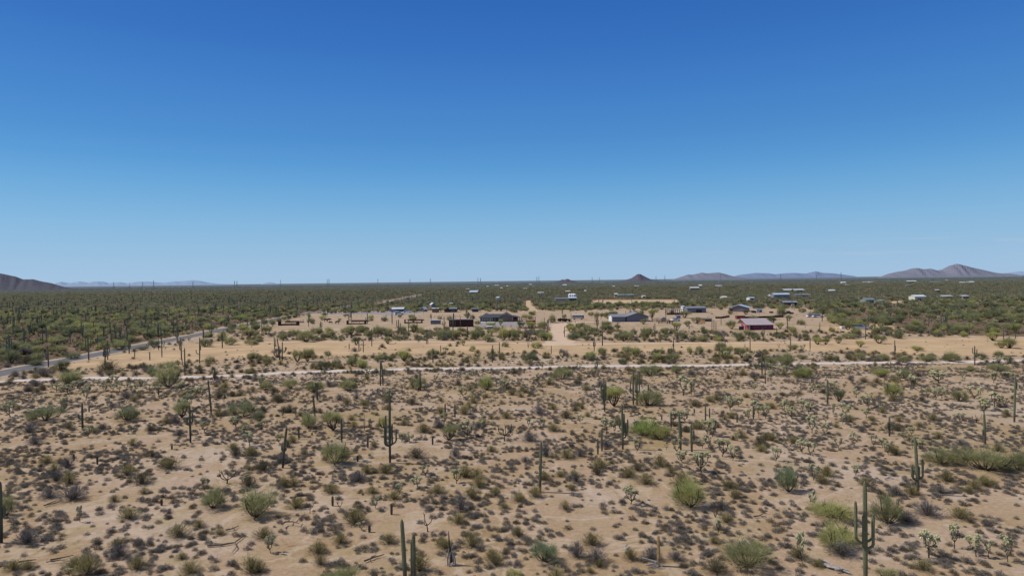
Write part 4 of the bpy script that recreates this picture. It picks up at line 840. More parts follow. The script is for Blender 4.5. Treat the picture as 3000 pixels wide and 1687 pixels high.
# frames of the roping pens
def pen(label, w, x0, x1, yt, yb, endw, low):
    cx, cy, k = spot(w, (x0+x1)/2, yb); wd = (x1-x0)*k; h = (yb-yt)*k; e = endw*k; o = empty('pipe_corral', (cx, cy, 0))
    for s in (-1, 1): m = MB(); m.box((s*(wd/2-e/2), 0, h/2-.06), (e, 1.4, h-.12), 'oxblood'); m.build('end_panel', o)
    m = MB(); m.box((0, -.3, h), (wd+.1, .2, .2), 'pipe_red'); m.build('top_rail', o); m = MB(); m.box((0, 0, low*h/2+.05), (wd-2*e-.02, .5, low*h-.1), 'oxblood'); m.build('kick_panel', o)
    for t in (.33, .66): m = MB(); m.box((-wd/2+wd*t, -.3, h/2), (.1,.1,h-.12), 'pipe_red'); m.build('post', o)
    m = MB(); m.box((0, 9, 1.0), (wd*.95, .12, .5), 'pipe_red'); m.box((0, 9, 1.7), (wd*.95, .1, .12), 'pipe_red'); m.build('rear_rail', o)
    tag(o, label, 'corral'); BLD.append((cx, cy, wd*.5))
pen('dark pipe corral frame farthest left, below the paved road', 'P', 222, 740, 440, 545, 60, .45)
pen('dark pipe corral frame standing alone in the middle paddock', 'P', 1940, 2430, 418, 515, 42, .32)
pen('dark pipe corral frame behind the many armed saguaros left of the trailer', 'Q', 815, 1268, 566, 660, 26, .34)
def fence(name, label, pts, h, mat, rails=2, step=3.0, solid_=False, cat='fence', pr=.09):
    o = empty(name, (pts[0][0], pts[0][1], 0)); L_ = 0
    for a, b in zip(pts[:-1], pts[1:]):
        a = np.array(a[:2]); b = np.array(b[:2]); d = b-a; l = np.linalg.norm(d); an = math.atan2(d[1], d[0]); n = max(1, int(l/step))
        for i in range(n+1):
            p = a+d*i/n-np.array(pts[0][:2]); m = MB(); m.box((p[0], p[1], h/2), (pr*1.5, pr*1.5, h), mat, an); m.build('post', o)
        m = MB(); c = (a+b)/2-np.array(pts[0][:2])
        if solid_: m.box((c[0], c[1], h*.5), (l, .06, h*.8), mat, an)
        else:
            for r_ in range(rails): m.box((c[0], c[1], h*(.35+.6*r_/max(rails-1, 1))), (l, pr*.7, pr), mat, an)
        m.build('rail', o)
    tag(o, label, cat); return o
def fp(w, *pts): return [spot(w, a, b)[:2] for a, b in pts]
fence('wire_fence', 'thin post and wire fence in front of the blue grey workshop', fp('S', (450,515),(700,510),(940,505),(1290,505),(1340,500)), 1.3, 'pipe_red', 2, 4, pr=.06)
fence('rail_fence', 'heavy dark rail fence running right from the workshop', fp('S', (2150,450),(2400,470),(2576,480)), 1.5, 'brown_wood', 3, 3, pr=.2)
fence('rail_fence', 'dark rail fence continuing past the small grey shed', fp('T', (0,650),(240,660),(380,640)), 1.5, 'brown_wood', 3, 2.5, pr=.18)
fence('pipe_corral', 'rusty red pipe corral right of the slate roofed house', fp('R', (850,455),(1090,460),(1300,460)), 1.5, 'pipe_red', 4, 2, pr=.1, cat='corral')
fence('pipe_corral', 'rusty back rail of the corral behind the slate roofed house', fp('R', (1060,395),(1300,400),(1540,400)), 1.5, 'pipe_red', 3, 2.5, pr=.12, cat='corral')
fence('board_fence', 'orange brown board panel fence beside the trailer shade', fp('T', (1125,630),(1290,640)), 1.6, 'orange_wood', 3, 2, True, pr=.1)
fence('board_fence', 'long dark low fence running behind the magenta house roof', fp('U', (550,800),(820,795),(1020,790),(1500,775)), 1.2, 'oxblood', 3, 4, True, pr=.12)
fence('board_fence', 'dark low fence left of the rust red container', fp('T', (1590,510),(1740,510),(1970,470)), 1.1, 'oxblood', 3, 3, True, pr=.15)
fence('wire_fence', 'long wire fence above the dark low fence on the right paddock', fp('U', (-400,790),(0,760),(330,700),(900,705),(1500,715),(2200,770)), 1.3, 'pipe_red', 2, 5, pr=.05)
fence('rail_fence', 'low dark rail fence behind the bus and old tractors', fp('S', (-900,490),(-400,485),(220,490)), 1.2, 'brown_wood', 1, 5, pr=.1)
fence('wire_fence', 'thin wire fence behind the saguaros in the left paddock', fp('Q', (1180,520),(1500,520),(2100,535),(2430,530)), 1.3, 'pipe_red', 2, 5, pr=.05)
# vehicles
def car(name, label, w, x, y, rz, col, kind='pickup', cat='truck', s=1.0):
    gx, gy, k = spot(w, x, y); o = empty(name, (gx, gy, 0), rz, (s, s, s)); m = MB(); L_ = 5.4
    def loft(secs, mat):   # secs: (x, halfwidth, z0, z1)
        V = []; 
        for (x_, hw, z0, z1) in secs: V += [(x_,-hw,z0),(x_,hw,z0),(x_,hw*.94,z1),(x_,-hw*.94,z1)]
        F_ = [(0,1,2,3)]; n = len(secs)
        for i in range(n-1): F_ += [(4*i+j, 4*i+4+j, 4*i+4+(j+1) % 4, 4*i+(j+1) % 4) for j in range(4)]
        F_.append((4*n-4, 4*n-1, 4*n-2, 4*n-3)); m.add(V, F_, mat)
    loft([(-2.7,.88,.45,.75),(-2.6,.93,.4,1.02),(-1.0,.96,.38,1.1),(.1,.96,.38,1.12),(1.0,.96,.38,1.12),(2.4,.92,.4,1.0),(2.65,.85,.45,.8)], col); m.build('body', o)
    m = MB(); cab = (-.9, .9) if kind == 'pickup' else (-2.2, .9)
    loft([(cab[0]-.15,.85,1.1,1.15),(cab[0]+.1,.80,1.1,1.72),(cab[1]-.5,.80,1.1,1.74),(cab[1]+.25,.85,1.1,1.15)], 'glass'); m.build('window', o); m = MB(); m.box(((cab[0]+cab[1]-.4)/2, 0, 1.75), (cab[1]-cab[0]-.45, 1.5, .08), col); m.build('cab_roof', o)
    for sx in (-1.75, 1.75):
        for sy in (-.86, .86):
            m = MB(); m.tube([(sx, sy-.11, .37), (sx, sy+.11, .37)], [.37,.37], 'tyre', 12); wl = m.build('wheel', o); m = MB(); m.tube([(sx, sy-.125, .37), (sx, sy+.125, .37)], [.2,.2], 'galvanised', 8); m.build('rim', wl)
    if kind == 'pickup': m = MB(); m.box((-1.85, 0, 1.04), (1.35, 1.5, .18), 'dark_opening'); m.build('bed', o)
    for sy in (-.65, .65): m = MB(); m.box((2.68, sy, .78), (.06,.25,.16), 'white_paint'); m.build('headlight', o)
    tag(o, label, cat); BLD.append((gx, gy, 3)); return o
car('pickup_truck', 'white pickup truck parked at an angle beside the dark rail fence', 'T', 455, 585, R(215), 'white_paint')
car('pickup_truck', 'black pickup truck parked on bare ground right of the tall saguaros', 'U', 1630, 690, R(5), 'black_paint')
car('parked_car', 'white car nearest the camera outside the white roofed house', 'Q', 680, 448, R(25), 'white_paint', 'car', 'car', 1.1)
car('parked_car', 'pale pink car under the end of the white roofed house', 'Q', 575, 390, R(5), 'light_roof', 'car', 'car')
car('parked_car', 'white car right of the white roofed house', 'Q', 890, 388, R(3), 'white_paint', 'car', 'car')
car('parked_car', 'white car by the brown shed behind the long paddock', 'Q', 1880, 378, R(60), 'white_paint', 'car', 'car')
car('parked_car', 'small white car in the shade of the dark open shed, right side', 'U', 1735, 492, R(80), 'cream', 'car', 'car')
car('parked_car', 'silver car half hidden by a bush at the right of the yard', 'V', 520, 712, R(-35), 'galvanised', 'car', 'car', 1.15)
car('parked_car', 'white vehicle farther left of two by the right hand paddock', 'U', 2230, 765, R(4), 'white_paint', 'car', 'car')
car('parked_car', 'white vehicle farther right of two by the right hand paddock', 'U', 2380, 770, R(-4), 'white_paint', 'car', 'car')
# bus
gx, gy, k = spot('S', 285, 392); o = empty('old_bus', (gx, gy, 0), R(-3)); m = MB(); Lb = 300*k/2
m.add([(x, y, z) for x in (-Lb, Lb) for (y, z) in ((-1.15,.5),(1.15,.5),(1.15,2.3),(.85,2.65),(-.85,2.65),(-1.15,2.3))], [(0,1,2,3,4,5),(6,11,10,9,8,7)]+[(i, 6+i, 6+(i+1) % 6, (i+1) % 6) for i in range(6)], 'cream'); m.build('body', o)
for i in range(7): m = MB(); m.box((-Lb+.7+i*(2*Lb-1.2)/7, -1.17, 1.85), ((2*Lb-1.2)/7-.18, .05, .55), 'glass'); m.build('window', o)
m = MB(); m.box((0, -1.18, 1.2), (2*Lb-.3, .04, .18), 'galvanised'); m.build('stripe', o); m = MB(); m.box((Lb-.45, -1.18, 1.45), (.5, .06, 1.7), 'glass'); m.build('door', o)
for sx in (-Lb*.6, Lb*.6):
    for sy in (-1, 1): m = MB(); m.tube([(sx, sy-.14, .48), (sx, sy+.14, .48)], [.48,.48], 'tyre', 12); m.build('wheel', o)
tag(o, 'old white bus with a row of side windows parked in the paddock', 'bus'); BLD.append((gx, gy, 4)); LAND['the old white bus'] = (gx, gy)
def tractor(label, w, x, y, rz):
    gx, gy, k = spot(w, x, y); o = empty('old_tractor', (gx, gy, 0), rz); m = MB(); m.box((.7,0,1.0), (1.8,.7,.8), 'brown_wood'); m.box((-.6,0,.8), (1.1,1,.5), 'brown_wood'); m.build('body', o)
    for sx, r_ in ((-.8,.75),(1.2,.45)):
        for sy in (-.75,.75): m = MB(); m.tube([(sx,sy-.17,r_),(sx,sy+.17,r_)], [r_,r_], 'tyre', 12); m.build('wheel', o)
    m = MB(); m.box((-.7,0,1.3), (.5,.5,.4), 'tyre'); m.build('seat', o); m = MB(); m.tube([(.9,.1,1.4),(.9,.1,2.0)], [.06,.06], 'tyre', 5); m.build('exhaust', o)
    m = MB(); m.tube([(-.3,0,1.4),(-.1,0,1.7)], [.2,.22], 'tyre', 8); m.build('steering_wheel', o); tag(o, label, 'tractor', 'old machinery left of the bus'); BLD.append((gx, gy, 2))
tractor('dark old tractor farther from the bus, left one of two', 'R', 2180, 440, R(20)); tractor('dark old tractor nearer the bus, right one of two', 'R', 2330, 450, R(-10))
# cattle in the paddock
def cow_mesh():
    me = bpy.data.meshes.new('cow'); J = [(0,0,1.15),(.55,0,1.2),(-.6,0,1.2),(.85,0,1.3),(1.15,0,1.05),(1.4,0,.85)]; E = [(0,1),(0,2),(1,3),(3,4),(4,5)]; Rr = [.36,.34,.3,.2,.17,.1]
    for b, sx in ((1, .5), (2, -.6)):
        for sy in (-.2, .2): i = len(J); J += [(sx, sy, .85), (sx+(.05 if b == 1 else -.1), sy, .5), (sx, sy, .06)]; E += [(b, i), (i, i+1), (i+1, i+2)]; Rr += [.15, .08, .06]
    i = len(J); J += [(-.95,0,1.2), (-1.0,0,.6)]; E += [(2, i), (i, i+1)]; Rr += [.06,.04]; i = len(J); J += [(1.1,.22,1.2),(1.1,-.22,1.2)]; E += [(4,i),(4,i+1)]; Rr += [.04,.04]
    me.from_pydata(J, E, []); o = bpy.data.objects.new('cow', me); COL.objects.link(o); md = o.modifiers.new('s', 'SKIN'); md2 = o.modifiers.new('u', 'SUBSURF'); md2.levels = 1
    for v, r_ in zip(me.skin_vertices[0].data, Rr): v.radius = (r_, r_)
    me.skin_vertices[0].data[0].use_root = True
    dg = bpy.context.evaluated_depsgraph_get(); out = bpy.data.meshes.new_from_object(o.evaluated_get(dg)); bpy.data.objects.remove(o); out.materials.clear(); out.materials.append(MATS['cow_hide']); return out
CM = cow_mesh()
for lb, x, y, rz, s in (('dark cow standing left beside a thin saguaro in the paddock',1010,478,10,1.1),('dark cow in the left of the close pair, middle paddock',1415,452,175,1.2),('dark cow in the right of the close pair, middle paddock',1480,452,15,1.2),('small dark cow just right of the close pair of cows',1535,508,200,.9),('pale patched cow farthest right in the paddock',1700,510,30,1.1),('brown cow lying low behind a green bush, paddock',1090,530,160,.9)):
    gx, gy, k = spot('P', x, y); o = link('cow', CM, None, (gx, gy, 0), R(rz), (s,)*3); tag(o, lb, 'cow', 'cattle standing in the middle paddock')
# houses on the left road
house('ranch_house', 'long low house with bright white roof beside the dark round trees', 'house', 'Q', 500, 790, 368, 7, 2.3, 1.2, 'brown_wood', 'white_roof', 0, [(.15,.8,1.2,1),(.75,.8,1.2,1)], (.45, 2.5, 2, 'dark_opening')); LAND['the white roofed house'] = spot('Q', 640, 380)[:2]
house('grey_annex', 'grey flat annex at the left of the white roofed house', 'shed', 'Q', 440, 498, 365, 8, 2.6, .5, 'grey_metal', 'mauve_wall')
house('garden_shed', 'white gabled shed in green trees right of the white roofed house', 'shed', 'Q', 1240, 1350, 370, 4, 2.4, 1.6, 'galvanised', 'white_roof', R(-25), trans=True)
house('brown_shed', 'brown brick shed with pale flat roof at the paddock edge', 'shed', 'Q', 1510, 1660, 388, 6, 3.2, .5, 'brick_brown', 'light_roof')
house('white_canopy', 'white peaked canopy behind the brown brick shed', 'canopy', 'Q', 1460, 1570, 262, 6, 2.8, 1.8, 'galvanised', 'white_roof', R(20), trans=True)
house('blue_shelter', 'blue grey shelter with pale roof right of the brown shed', 'shelter', 'Q', 1950, 2125, 385, 6, 3.0, .8, 'darkblue', 'galvanised', 0, [(.5,.6,1.4,1)])
house('brown_shed', 'dark brown broken roofed shed left of the blue grey shelter', 'shed', 'Q', 1800, 1925, 385, 5, 2.6, 1.0, 'brown_wood', 'brown_wood', R(15), trans=True)
house('green_trailer', 'low pale green trailer roof among trees behind the brown shed', 'trailer', 'Q', 1755, 1880, 228, 4, 2.2, .4, 'greenblue', 'galvanised')
house('white_trailer', 'tiny white trailer roof right of the pale green trailer', 'trailer', 'Q', 1955, 2025, 212, 4, 2.2, .4, 'greenblue', 'white_roof')
house('dark_shed', 'small dark shed with white roof line left of the slate roofed house', 'shed', 'R', -60, 95, 205, 5, 2.6, .4, 'darkblue', 'galvanised')
# houses far out in the brush
house('distant_house', 'wide house with light blue white roof and dark low wing, left of centre', 'house', 'X', 240, 400, 262, 16, 3.6, 3.2, 'darkblue', 'skyblue_roof', R(-15)); house('distant_wing', 'low brown wing left of the light blue roofed distant house', 'house', 'X', 140, 238, 258, 10, 2.4, .8, 'mauve_wall', 'brown_wood')
house('distant_shed', 'upright white shed with pale roof right of the blue roofed house', 'shed', 'X', 752, 800, 402, 9, 4.5, 1.0, 'cream', 'white_roof', R(-18)); house('distant_house', 'long grey building left of white tanks in the brush', 'house', 'X', 1850, 2110, 415, 12, 3.8, .8, 'grey_metal', 'bluegrey_roof'); house('distant_house', 'dark house with bright white roof and tanks, centre distance', 'house', 'X', 2115, 2245, 400, 9, 3.8, 1.0, 'darkblue', 'white_roof')
for i, x in enumerate((2135, 2180, 2215)):
    gx, gy, k = spot('X', x, 385); m = MB(); m.tube([(0,0,0),(0,0,5.6),(0,0,6.6)], [2.0,2.0,.9], 'white_paint', 12); o = m.build('water_tank', None, (gx, gy+4, 0)); tag(o, ('leftmost','middle','rightmost')[i]+' of three white tanks behind the grey building', 'tank')
FARH = """
X 1520 1560 278 3.5 1 white_paint white_roof|small bright white trailer left of two, centre distance|trailer
X 1570 1630 272 3.2 1 white_paint light_roof|low pale trailer joined right of the white one|trailer
X 2045 2130 255 3.6 1.5 brown_wood light_roof|small brown house with pale roof, centre distance|house
X 1985 2065 125 6 2.5 darkblue white_roof|white roofed house near the horizon under the twin knolls|house
X 700 780 128 6 1.5 galvanised white_roof|long thin white roof in front of the higher white roof|house
X 700 755 68 9 2 galvanised white_roof|highest thin white roof nearest the horizon, left of centre|house
X 550 588 148 5 1.5 galvanised white_roof|small white roof leftmost of the horizon group|house
X 812 850 182 4.5 1.5 white_paint white_roof|bright white cabin right of the long thin roof|cabin
X 918 960 138 5 1.5 galvanised white_roof|thin pale roof right of the bright white cabin|house
X 1355 1402 108 6 2 white_paint white_roof|lone white roof near the horizon, centre|house
X 1248 1310 192 4 1.5 cream light_roof|cream cabin among grey trees, centre|cabin
X 1418 1438 145 5 1 cream light_roof|tiny cream shed right of the lone white roof|shed
X 2400 2435 242 4 1 white_paint white_roof|tiny white shed in dense trees|shed
X 160 230 198 4 1 galvanised light_roof|faint pale roof behind the blue roofed house|house
Y 395 460 440 3.4 1.2 cream white_roof|cream end of the long green trailer house|trailer
Y 462 760 455 3.2 1.2 greenblue tank_blue|long dark green roofed trailer house beside the sandy lot|trailer
Y 345 395 280 5 1.5 galvanised white_roof|small white roof left of the centre right group|house
Y 770 812 272 5 1 white_paint white_roof|left white trailer of a pair under the butte|trailer
Y 816 850 272 5 1 white_paint white_roof|right white trailer of a pair under the butte|trailer
Y 1820 1990 335 6 2.5 mauve_wall light_roof|broad mauve house with thin pale roof|house
Y 1985 2040 300 8 2.5 darkblue white_roof|tall dark house with white roof behind the mauve one|house
Y 2310 2360 270 5 1 white_paint white_roof|bright white trailer below the brownish hills, left one|trailer
Y 2365 2420 270 5 1 white_paint white_roof|bright white trailer below the brownish hills, right one|trailer
Y 2435 2515 515 3.8 1 cream cream|square cream shed beside brown brush|shed
Y 110 215 192 4 1 galvanised light_roof|faint white roof far left of the butte|house
Y 920 975 470 2.5 1 cream light_roof|small tan trailer right of the green trailer house|trailer
U 655 780 340 2.8 .6 white_paint white_roof|bright white camper trailer above the sky blue roofed barn|trailer
U 1185 1245 262 2.6 1 white_paint white_roof|small white tank shed left of the big blue white house|shed
U 1830 2190 260 3 1 grey_metal bluegrey_roof|low grey shed behind dark bushes, right|shed
V 285 340 140 6 2.5 white_paint white_roof|bright white roofed cabin left of the right horizon group|cabin
V 310 382 158 3 1 galvanised white_roof|low white trailer in front of the bright cabin|trailer
V 560 625 128 5 1.5 cream light_roof|cream roof left half of a pair near the horizon|house
V 632 705 128 5 1.5 cream light_roof|cream roof right half of a pair near the horizon|house
V 1105 1225 130 7 2.5 darkblue white_roof|dark tall house with pale roof below the mountain|house
V 1095 1180 175 3.5 1 mauve_wall bluegrey_roof|mauve shed in front of the dark tall house|shed
V 1385 1530 132 5 1.5 greenblue galvanised|long pale green roofed building below the twin peaks|house
V 1600 1630 103 5 1 cream light_roof|tiny cream cabin right of the pale green building|cabin
V 1775 1900 140 5 1.5 mauve_wall white_roof|long low house with white roof, right horizon|house
V 1905 1952 138 6 2 white_paint white_roof|bright white block at the right end of the long low house|house
V 135 205 248 3.6 1.5 greenblue white_roof|white roofed house in trees right of the big blue house|house
V 590 700 378 3.2 1.6 greenblue tank_blue|grey green gabled house beside the sandy yard|house
V 760 825 382 2.6 1 galvanised galvanised|silver trailer right of the grey green house|trailer
V 1205 1345 345 4.2 1.5 cream white_roof|large cream metal building, right distance|building
V 1475 1520 255 4.6 1 brown_wood light_roof|small brown cabin with pale roof behind the cream building|cabin
V 1560 1685 325 3 1 greenblue light_roof|long thin pale roof in green trees, right|house
V 1810 1890 325 3 1 mauve_wall light_roof|small low pale roof right of the long thin one|house
"""
for row in FARH.strip().splitlines():
    a, lb, cat = row.split('|'); w, x0, x1, yb, wh, rs, wm, rm = a.split(); wd_ = (float(x1)-float(x0))
    near_ = float(yb)
    house({'house': 'distant_house', 'trailer': 'trailer_home', 'shed': 'distant_shed', 'cabin': 'distant_cabin', 'building': 'metal_building'}[cat], lb, cat, w, float(x0), float(x1), float(yb), 9, float(wh), float(rs), wm, rm, 0, [(.3, 1, 1.5, 1.2), (.75, 1, 1.5, 1.2)] if wd_*WIN[w][2] > 8 else (), (.5, 1.2, 2.1, 'dark_opening') if wd_*WIN[w][2] > 8 else None)
house('large_house', 'big two storey house with sky blue roof and tan lower wall', 'house', 'U', 1275, 1670, 310, 10, 5.4, 1.6, 'galvanised', 'skyblue_roof', 0, [(.15,.8,1.6,1.4),(.4,.8,1.6,1.4),(.85,1.0,1.6,1.4)], (.6, 1.4, 2.2, 'brown_wood')); LAND['the big blue roofed house'] = spot('U', 1470, 310)[:2]
house('white_barn', 'long white roof left half behind the big blue roofed house', 'barn', 'U', 1530, 1760, 140, 14, 4, 1.6, 'darkblue', 'white_roof'); house('white_barn', 'long white roof right half behind the big blue roofed house', 'barn', 'U', 1790, 2040, 140, 14, 4, 1.6, 'darkblue', 'white_roof')
house('open_shed', 'shed with pale blue roof and wide dark opening, right of the barn', 'shed', 'U', 1540, 1880, 490, 9, 3.4, 1.2, 'darkblue', 'galvanised', R(-8), (), (.62, 5.5, 2.8, 'dark_opening'))
# road sign
gx, gy, k = spot('K', 962, 868); o = empty('road_sign', (gx, gy, 0)); m = MB(); m.tube([(0,0,0),(0,0,2.6)], [.06,.06], 'galvanised', 5); m.build('post', o); m = MB(); m.box((0,-.08,2.3), (.8,.04,.8), 'galvanised'); m.build('plate', o); tag(o, 'grey backed road sign on a post beside the paved road', 'road sign')
# rocks / white stones below the bush belt
# transmission towers
def tower(px, dist, h, lb):
    x, y = at_dist(px, dist); o = empty('transmission_tower', (x, y, 0), rnd(-.4, .4)); m = MB(); b = 4.5; t = .9
    for sx in (-1, 1):
        for sy in (-1, 1): m.tube([(sx*b, sy*b, 0), (sx*t, sy*t, h*.62), (sx*t*.7, sy*t*.7, h)], [.42,.36,.25], 'galvanised', 4)
    for i in range(6):
        z0, z1 = h*.62*i/6, h*.62*(i+1)/6; w0, w1 = b+(t-b)*i/6, b+(t-b)*(i+1)/6
        for s in (-1, 1): m.tube([(-w0*s, -w0, z0), (w1*s, -w1, z1)], [.16,.16], 'galvanised', 3); m.tube([(-w0, -w0*s, z0), (-w1, w1*s, z1)], [.16,.16], 'galvanised', 3)
    m.build('lattice_mast', o)
    for q, (z, w_) in enumerate(((.66, 7), (.80, 6), (.94, 5))): m = MB(); m.tube([(-w_,0,h*z),(0,0,h*z+.8),(w_,0,h*z)], [.15,.45,.15], 'galvanised', 4); m.build('crossarm', o)
    tag(o, lb, 'pylon', 'transmission towers on the horizon')
TW = [(333,'left of the pale blue range peaks'),(380,'tall one over the pale blue range'),(417,''),(450,''),(565,'in front of the highest pale blue peak'),(687,'left of a close pair'),(694,'right of a close pair'),(822,'just right of the tiny blue hump'),(959,'left of the second close pair'),(964,'right of the second close pair'),(1107,''),(1201,''),(1261,''),(1400,'short one left of a tall one'),(1408,'tall one above the blue roofed house'),(1573,'left of the twin knolls'),(1579,''),(1735,'left of the lone butte'),(1756,'nearest left of the lone butte'),(1922,'just right of the lone butte'),(1948,'second right of the lone butte'),(2110,'in front of the brownish hills'),(2287,'in front of the long pale range'),(2392,''),(2464,'right end of the long pale range')]
for i, (px, lb) in enumerate(TW):
    d = 3700*rnd(.95, 1.25); tower(px, d, 40*rnd(.9, 1.15), f"thin grey lattice tower, {lb}" if lb else f"thin grey lattice tower, number {i+1} counting from the left")
# ------------------------------------------------------------------ scatter of the brush
from mathutils import geometry
def inpoly(x, y, P):
    c = np.zeros(len(x), bool); n = len(P)
    for i in range(n):
        x1, y1 = P[i]; x2, y2 = P[i-1]; c ^= ((y1 > y) != (y2 > y)) & (x < (x2-x1)*(y-y1)/((y2-y1) or 1e-9)+x1)
    return c
def ppoly(pts): return [g(*p) for p in pts]
Z_PAD = ppoly([(800,950),(880,926),(930,918),(1240,915),(1280,912),(1700,911),(1930,905),(2100,903),(2370,905),(2430,935),(2460,972),(2300,973),(1900,970),(1700,962),(1640,956),(1240,968),(740,976)])
Z_STRIP = ppoly([(90,1085),(300,1044),(560,1006),(700,996),(1000,1000),(1240,998),(1700,1001),(1900,1003),(2300,1002),(2500,992),(2800,985),(3200,988),(3300,1036),(2800,1045),(2600,1035),(2300,1025),(1900,1030),(1800,1022),(1700,1045),(1500,1030),(1300,1034),(1000,1045),(760,1046),(500,1062),(350,1079)])
Z_DRIVE = ppoly([(1622,945),(1660,945),(1690,1012),(1590,1012)])
Z_SAND = [ppoly([(1730,877),(1990,876),(1985,890),(1730,892)]), ppoly([(2655,857),(2720,856),(2718,860.5),(2655,860.5)]), ppoly([(2590,883),(2655,880),(2660,887),(2600,889)])]
Z_SAND.append(ppoly([(1092,892),(1130,883),(1150,876),(1235,862),(1240,868),(1165,886),(1100,897)]))
Z_BAND = ppoly([(560,1010),(700,970),(1240,966),(1640,958),(1900,966),(2400,972),(3300,960),(3300,992),(2500,995),(2000,1003),(1240,1001),(760,999)])
def dist_line(x, y, P):
    d = np.full(len(x), 1e9)
    for a, b in zip(P[:-1], P[1:]):
        ab = b-a; t = np.clip(((x-a[0])*ab[0]+(y-a[1])*ab[1])/(ab@ab), 0, 1); d = np.minimum(d, np.hypot(x-a[0]-t*ab[0], y-a[1]-t*ab[1]))
    return d
TRN = TRACK[np.argsort(TRACK[:, 0])]
def zone(x, y):
    z = np.full(len(x), 4)                                    # 4 far brush
    tr = np.interp(x, TRN[:, 0], TRN[:, 1]); below = y < tr; z[below] = 0
    mid = (~below) & (y < tr+75); z[mid] = 1                  # 1 trackside belt
    z[inpoly(x, y, Z_BAND)] = 2; z[inpoly(x, y, Z_STRIP)] = 3; z[inpoly(x, y, Z_PAD)] = 5; z[inpoly(x, y, Z_DRIVE)] = 6
    for P in Z_SAND: z[inpoly(x, y, P)] = 6
    # across the paved road is dense brush
    rd = ROAD; left = np.zeros(len(x), bool); yy = np.interp(x, rd[:, 0], rd[:, 1]); left = (y > yy) & (x < rd[-1, 0]) & (z != 0) & (z != 5); z[left & (z != 3)] = 4
    z[dist_line(x, y, ROAD) < 4.9] = 6; z[dist_line(x, y, TRACK) < 2.3] = 6; z[dist_line(x, y, PATH) < 4] = 6
    return z
def vnoise(x, y, s, seed=0):
    v = 0
    for k, (a, b, c) in enumerate(((1,.7,0),(-.6,1.1,2),(1.7,-.9,4),(.3,2.1,1),(2.3,1.3,5))): v = v+np.sin((a*x+b*y)/s+c+seed*1.7+1.3*np.sin((b*x-a*y)/s*.7+k+seed))
    return v/5
BIG = np.array([b for b in BLD]); HA = np.array(HAND)
def scatter(y0, y1, dens, kind):
    """dens: {zone: per m2}; returns x,y arrays"""
    mx = max(dens.values()); A = .85*(y1*y1-y0*y0)+20*(y1-y0); n = int(A*mx)
    y = np.sqrt(RNG.random(n)*(y1*y1-y0*y0)+y0*y0); x = RNG.uniform(-1, 1, n)*(.85*y+10)
    z = zone(x, y); p = np.array([dens.get(k, 0) for k in range(7)])[z]/mx
    cl = vnoise(x, y, {'bursage': 5., 'creosote': 9., 'cholla': 12., 'tree': 22., 'saguaro': 40.}[kind], {'bursage': 1, 'creosote': 2, 'cholla': 3, 'tree': 4, 'saguaro': 5}[kind])
    cl = cl+.7*vnoise(x, y, 2.1 if kind == 'bursage' else 6., 9); p = p*np.clip(1+1.9*cl, .06, 2.2)/1.7
    k = RNG.random(n) < p; x, y = x[k], y[k]
    ok = np.ones(len(x), bool)
    if kind != 'bursage':
        for a, b, r in BLD:
            ok &= (np.hypot(x-a, y-b) > r+1) & ~((np.abs(x-a*y/max(b, 1)) < r) & (y < b) & (y > b-(14 if b > 420 else 24)))
    for a, b, r in HAND: 
        if b < y1+5 and b > y0-5: ok &= np.hypot(x-a, y-b) > r*(1 if kind == 'bursage' else 1.3)
    return x[ok], y[ok]
SPEC = []
def run(kind, bands, size):
    out = []
    for y0, y1, dens in bands:
        x, y = scatter(y0, y1, dens, kind)
        for a, b in zip(x, y): out.append((a, b, *size(a, b)))
    out.sort(key=lambda t: -t[3]/math.hypot(t[0], t[1])); return out
SZ = lambda w0, w1, r0, r1: (lambda x, y: ((lambda w: (w, w*rnd(r0, r1)))(rnd(w0, w1))))
bur = run('bursage', [(40, 95, {0: 2.1}), (95, 200, {0: 1.6, 1: .4, 3: .02, 2: .1}), (200, 420, {1: .12, 2: .12, 3: .012, 5: .008, 4: .06})], SZ(.32, .86, .48, .66))
cre = run('creosote', [(40, 150, {0: .030}), (130, 330, {1: .13, 2: .13, 3: .003, 4: .06, 5: .001}), (330, 900, {4: .045, 5: .001, 2: .06})], SZ(1.0, 2.4, .5, .75))
e_ = run('creosote', [(110, 190, {0: .22, 1: .22})], SZ(.8, 1.9, .5, .75)); e_ = [t for t, d_ in zip(e_, dist_line(np.array([t[0] for t in e_]), np.array([t[1] for t in e_]), TRACK)) if 2.2 < d_ < 6.5]; cre = sorted(cre+e_, key=lambda t: -t[3]/math.hypot(t[0], t[1]))
cho = run('cholla', [(95, 160, {0: .008}), (130, 700, {1: .006, 4: .02, 2: .002}), (700, 1100, {4: .006})], SZ(1.0, 2.1, .9, 1.15))
tre = run('tree', [(46, 180, {1: .006}), (180, 340, {1: .006, 2: .022, 4: .034, 5: .0014}), (340, 1200, {4: .027, 5: .0026, 2: .018}), (1200, 2600, {4: .0075}), (2600, 5200, {4: .0018})], lambda x, y: ((lambda w: (w, w*rnd(.55, .8)))(rnd(2.4, 5.3)*(.85 if y < 260 else 1 if y < 1200 else 1.6))))
sag = run('saguaro', [(180, 330, {4: .006, 5: .0005}), (330, 1000, {4: .0045, 5: .0014}), (1000, 1900, {4: .0018})], lambda x, y: (1., rnd(2.0, 6.0)*(1.1 if x < 0 else 1)))
sag += run('saguaro', [(190, 900, {4: .006})], lambda x, y: (1., rnd(2.0, 5.6))); sag = [t for i, t in enumerate(sag) if i < 10**9 and (t[0] < 60 or RNG.random() < .6)]; sag = sorted([(a, b, h, h) for a, b, w, h in sag], key=lambda t: -t[3]/math.hypot(t[0], t[1]))
def count(k): return sum(1 for t in THINGS if t[0] == k)
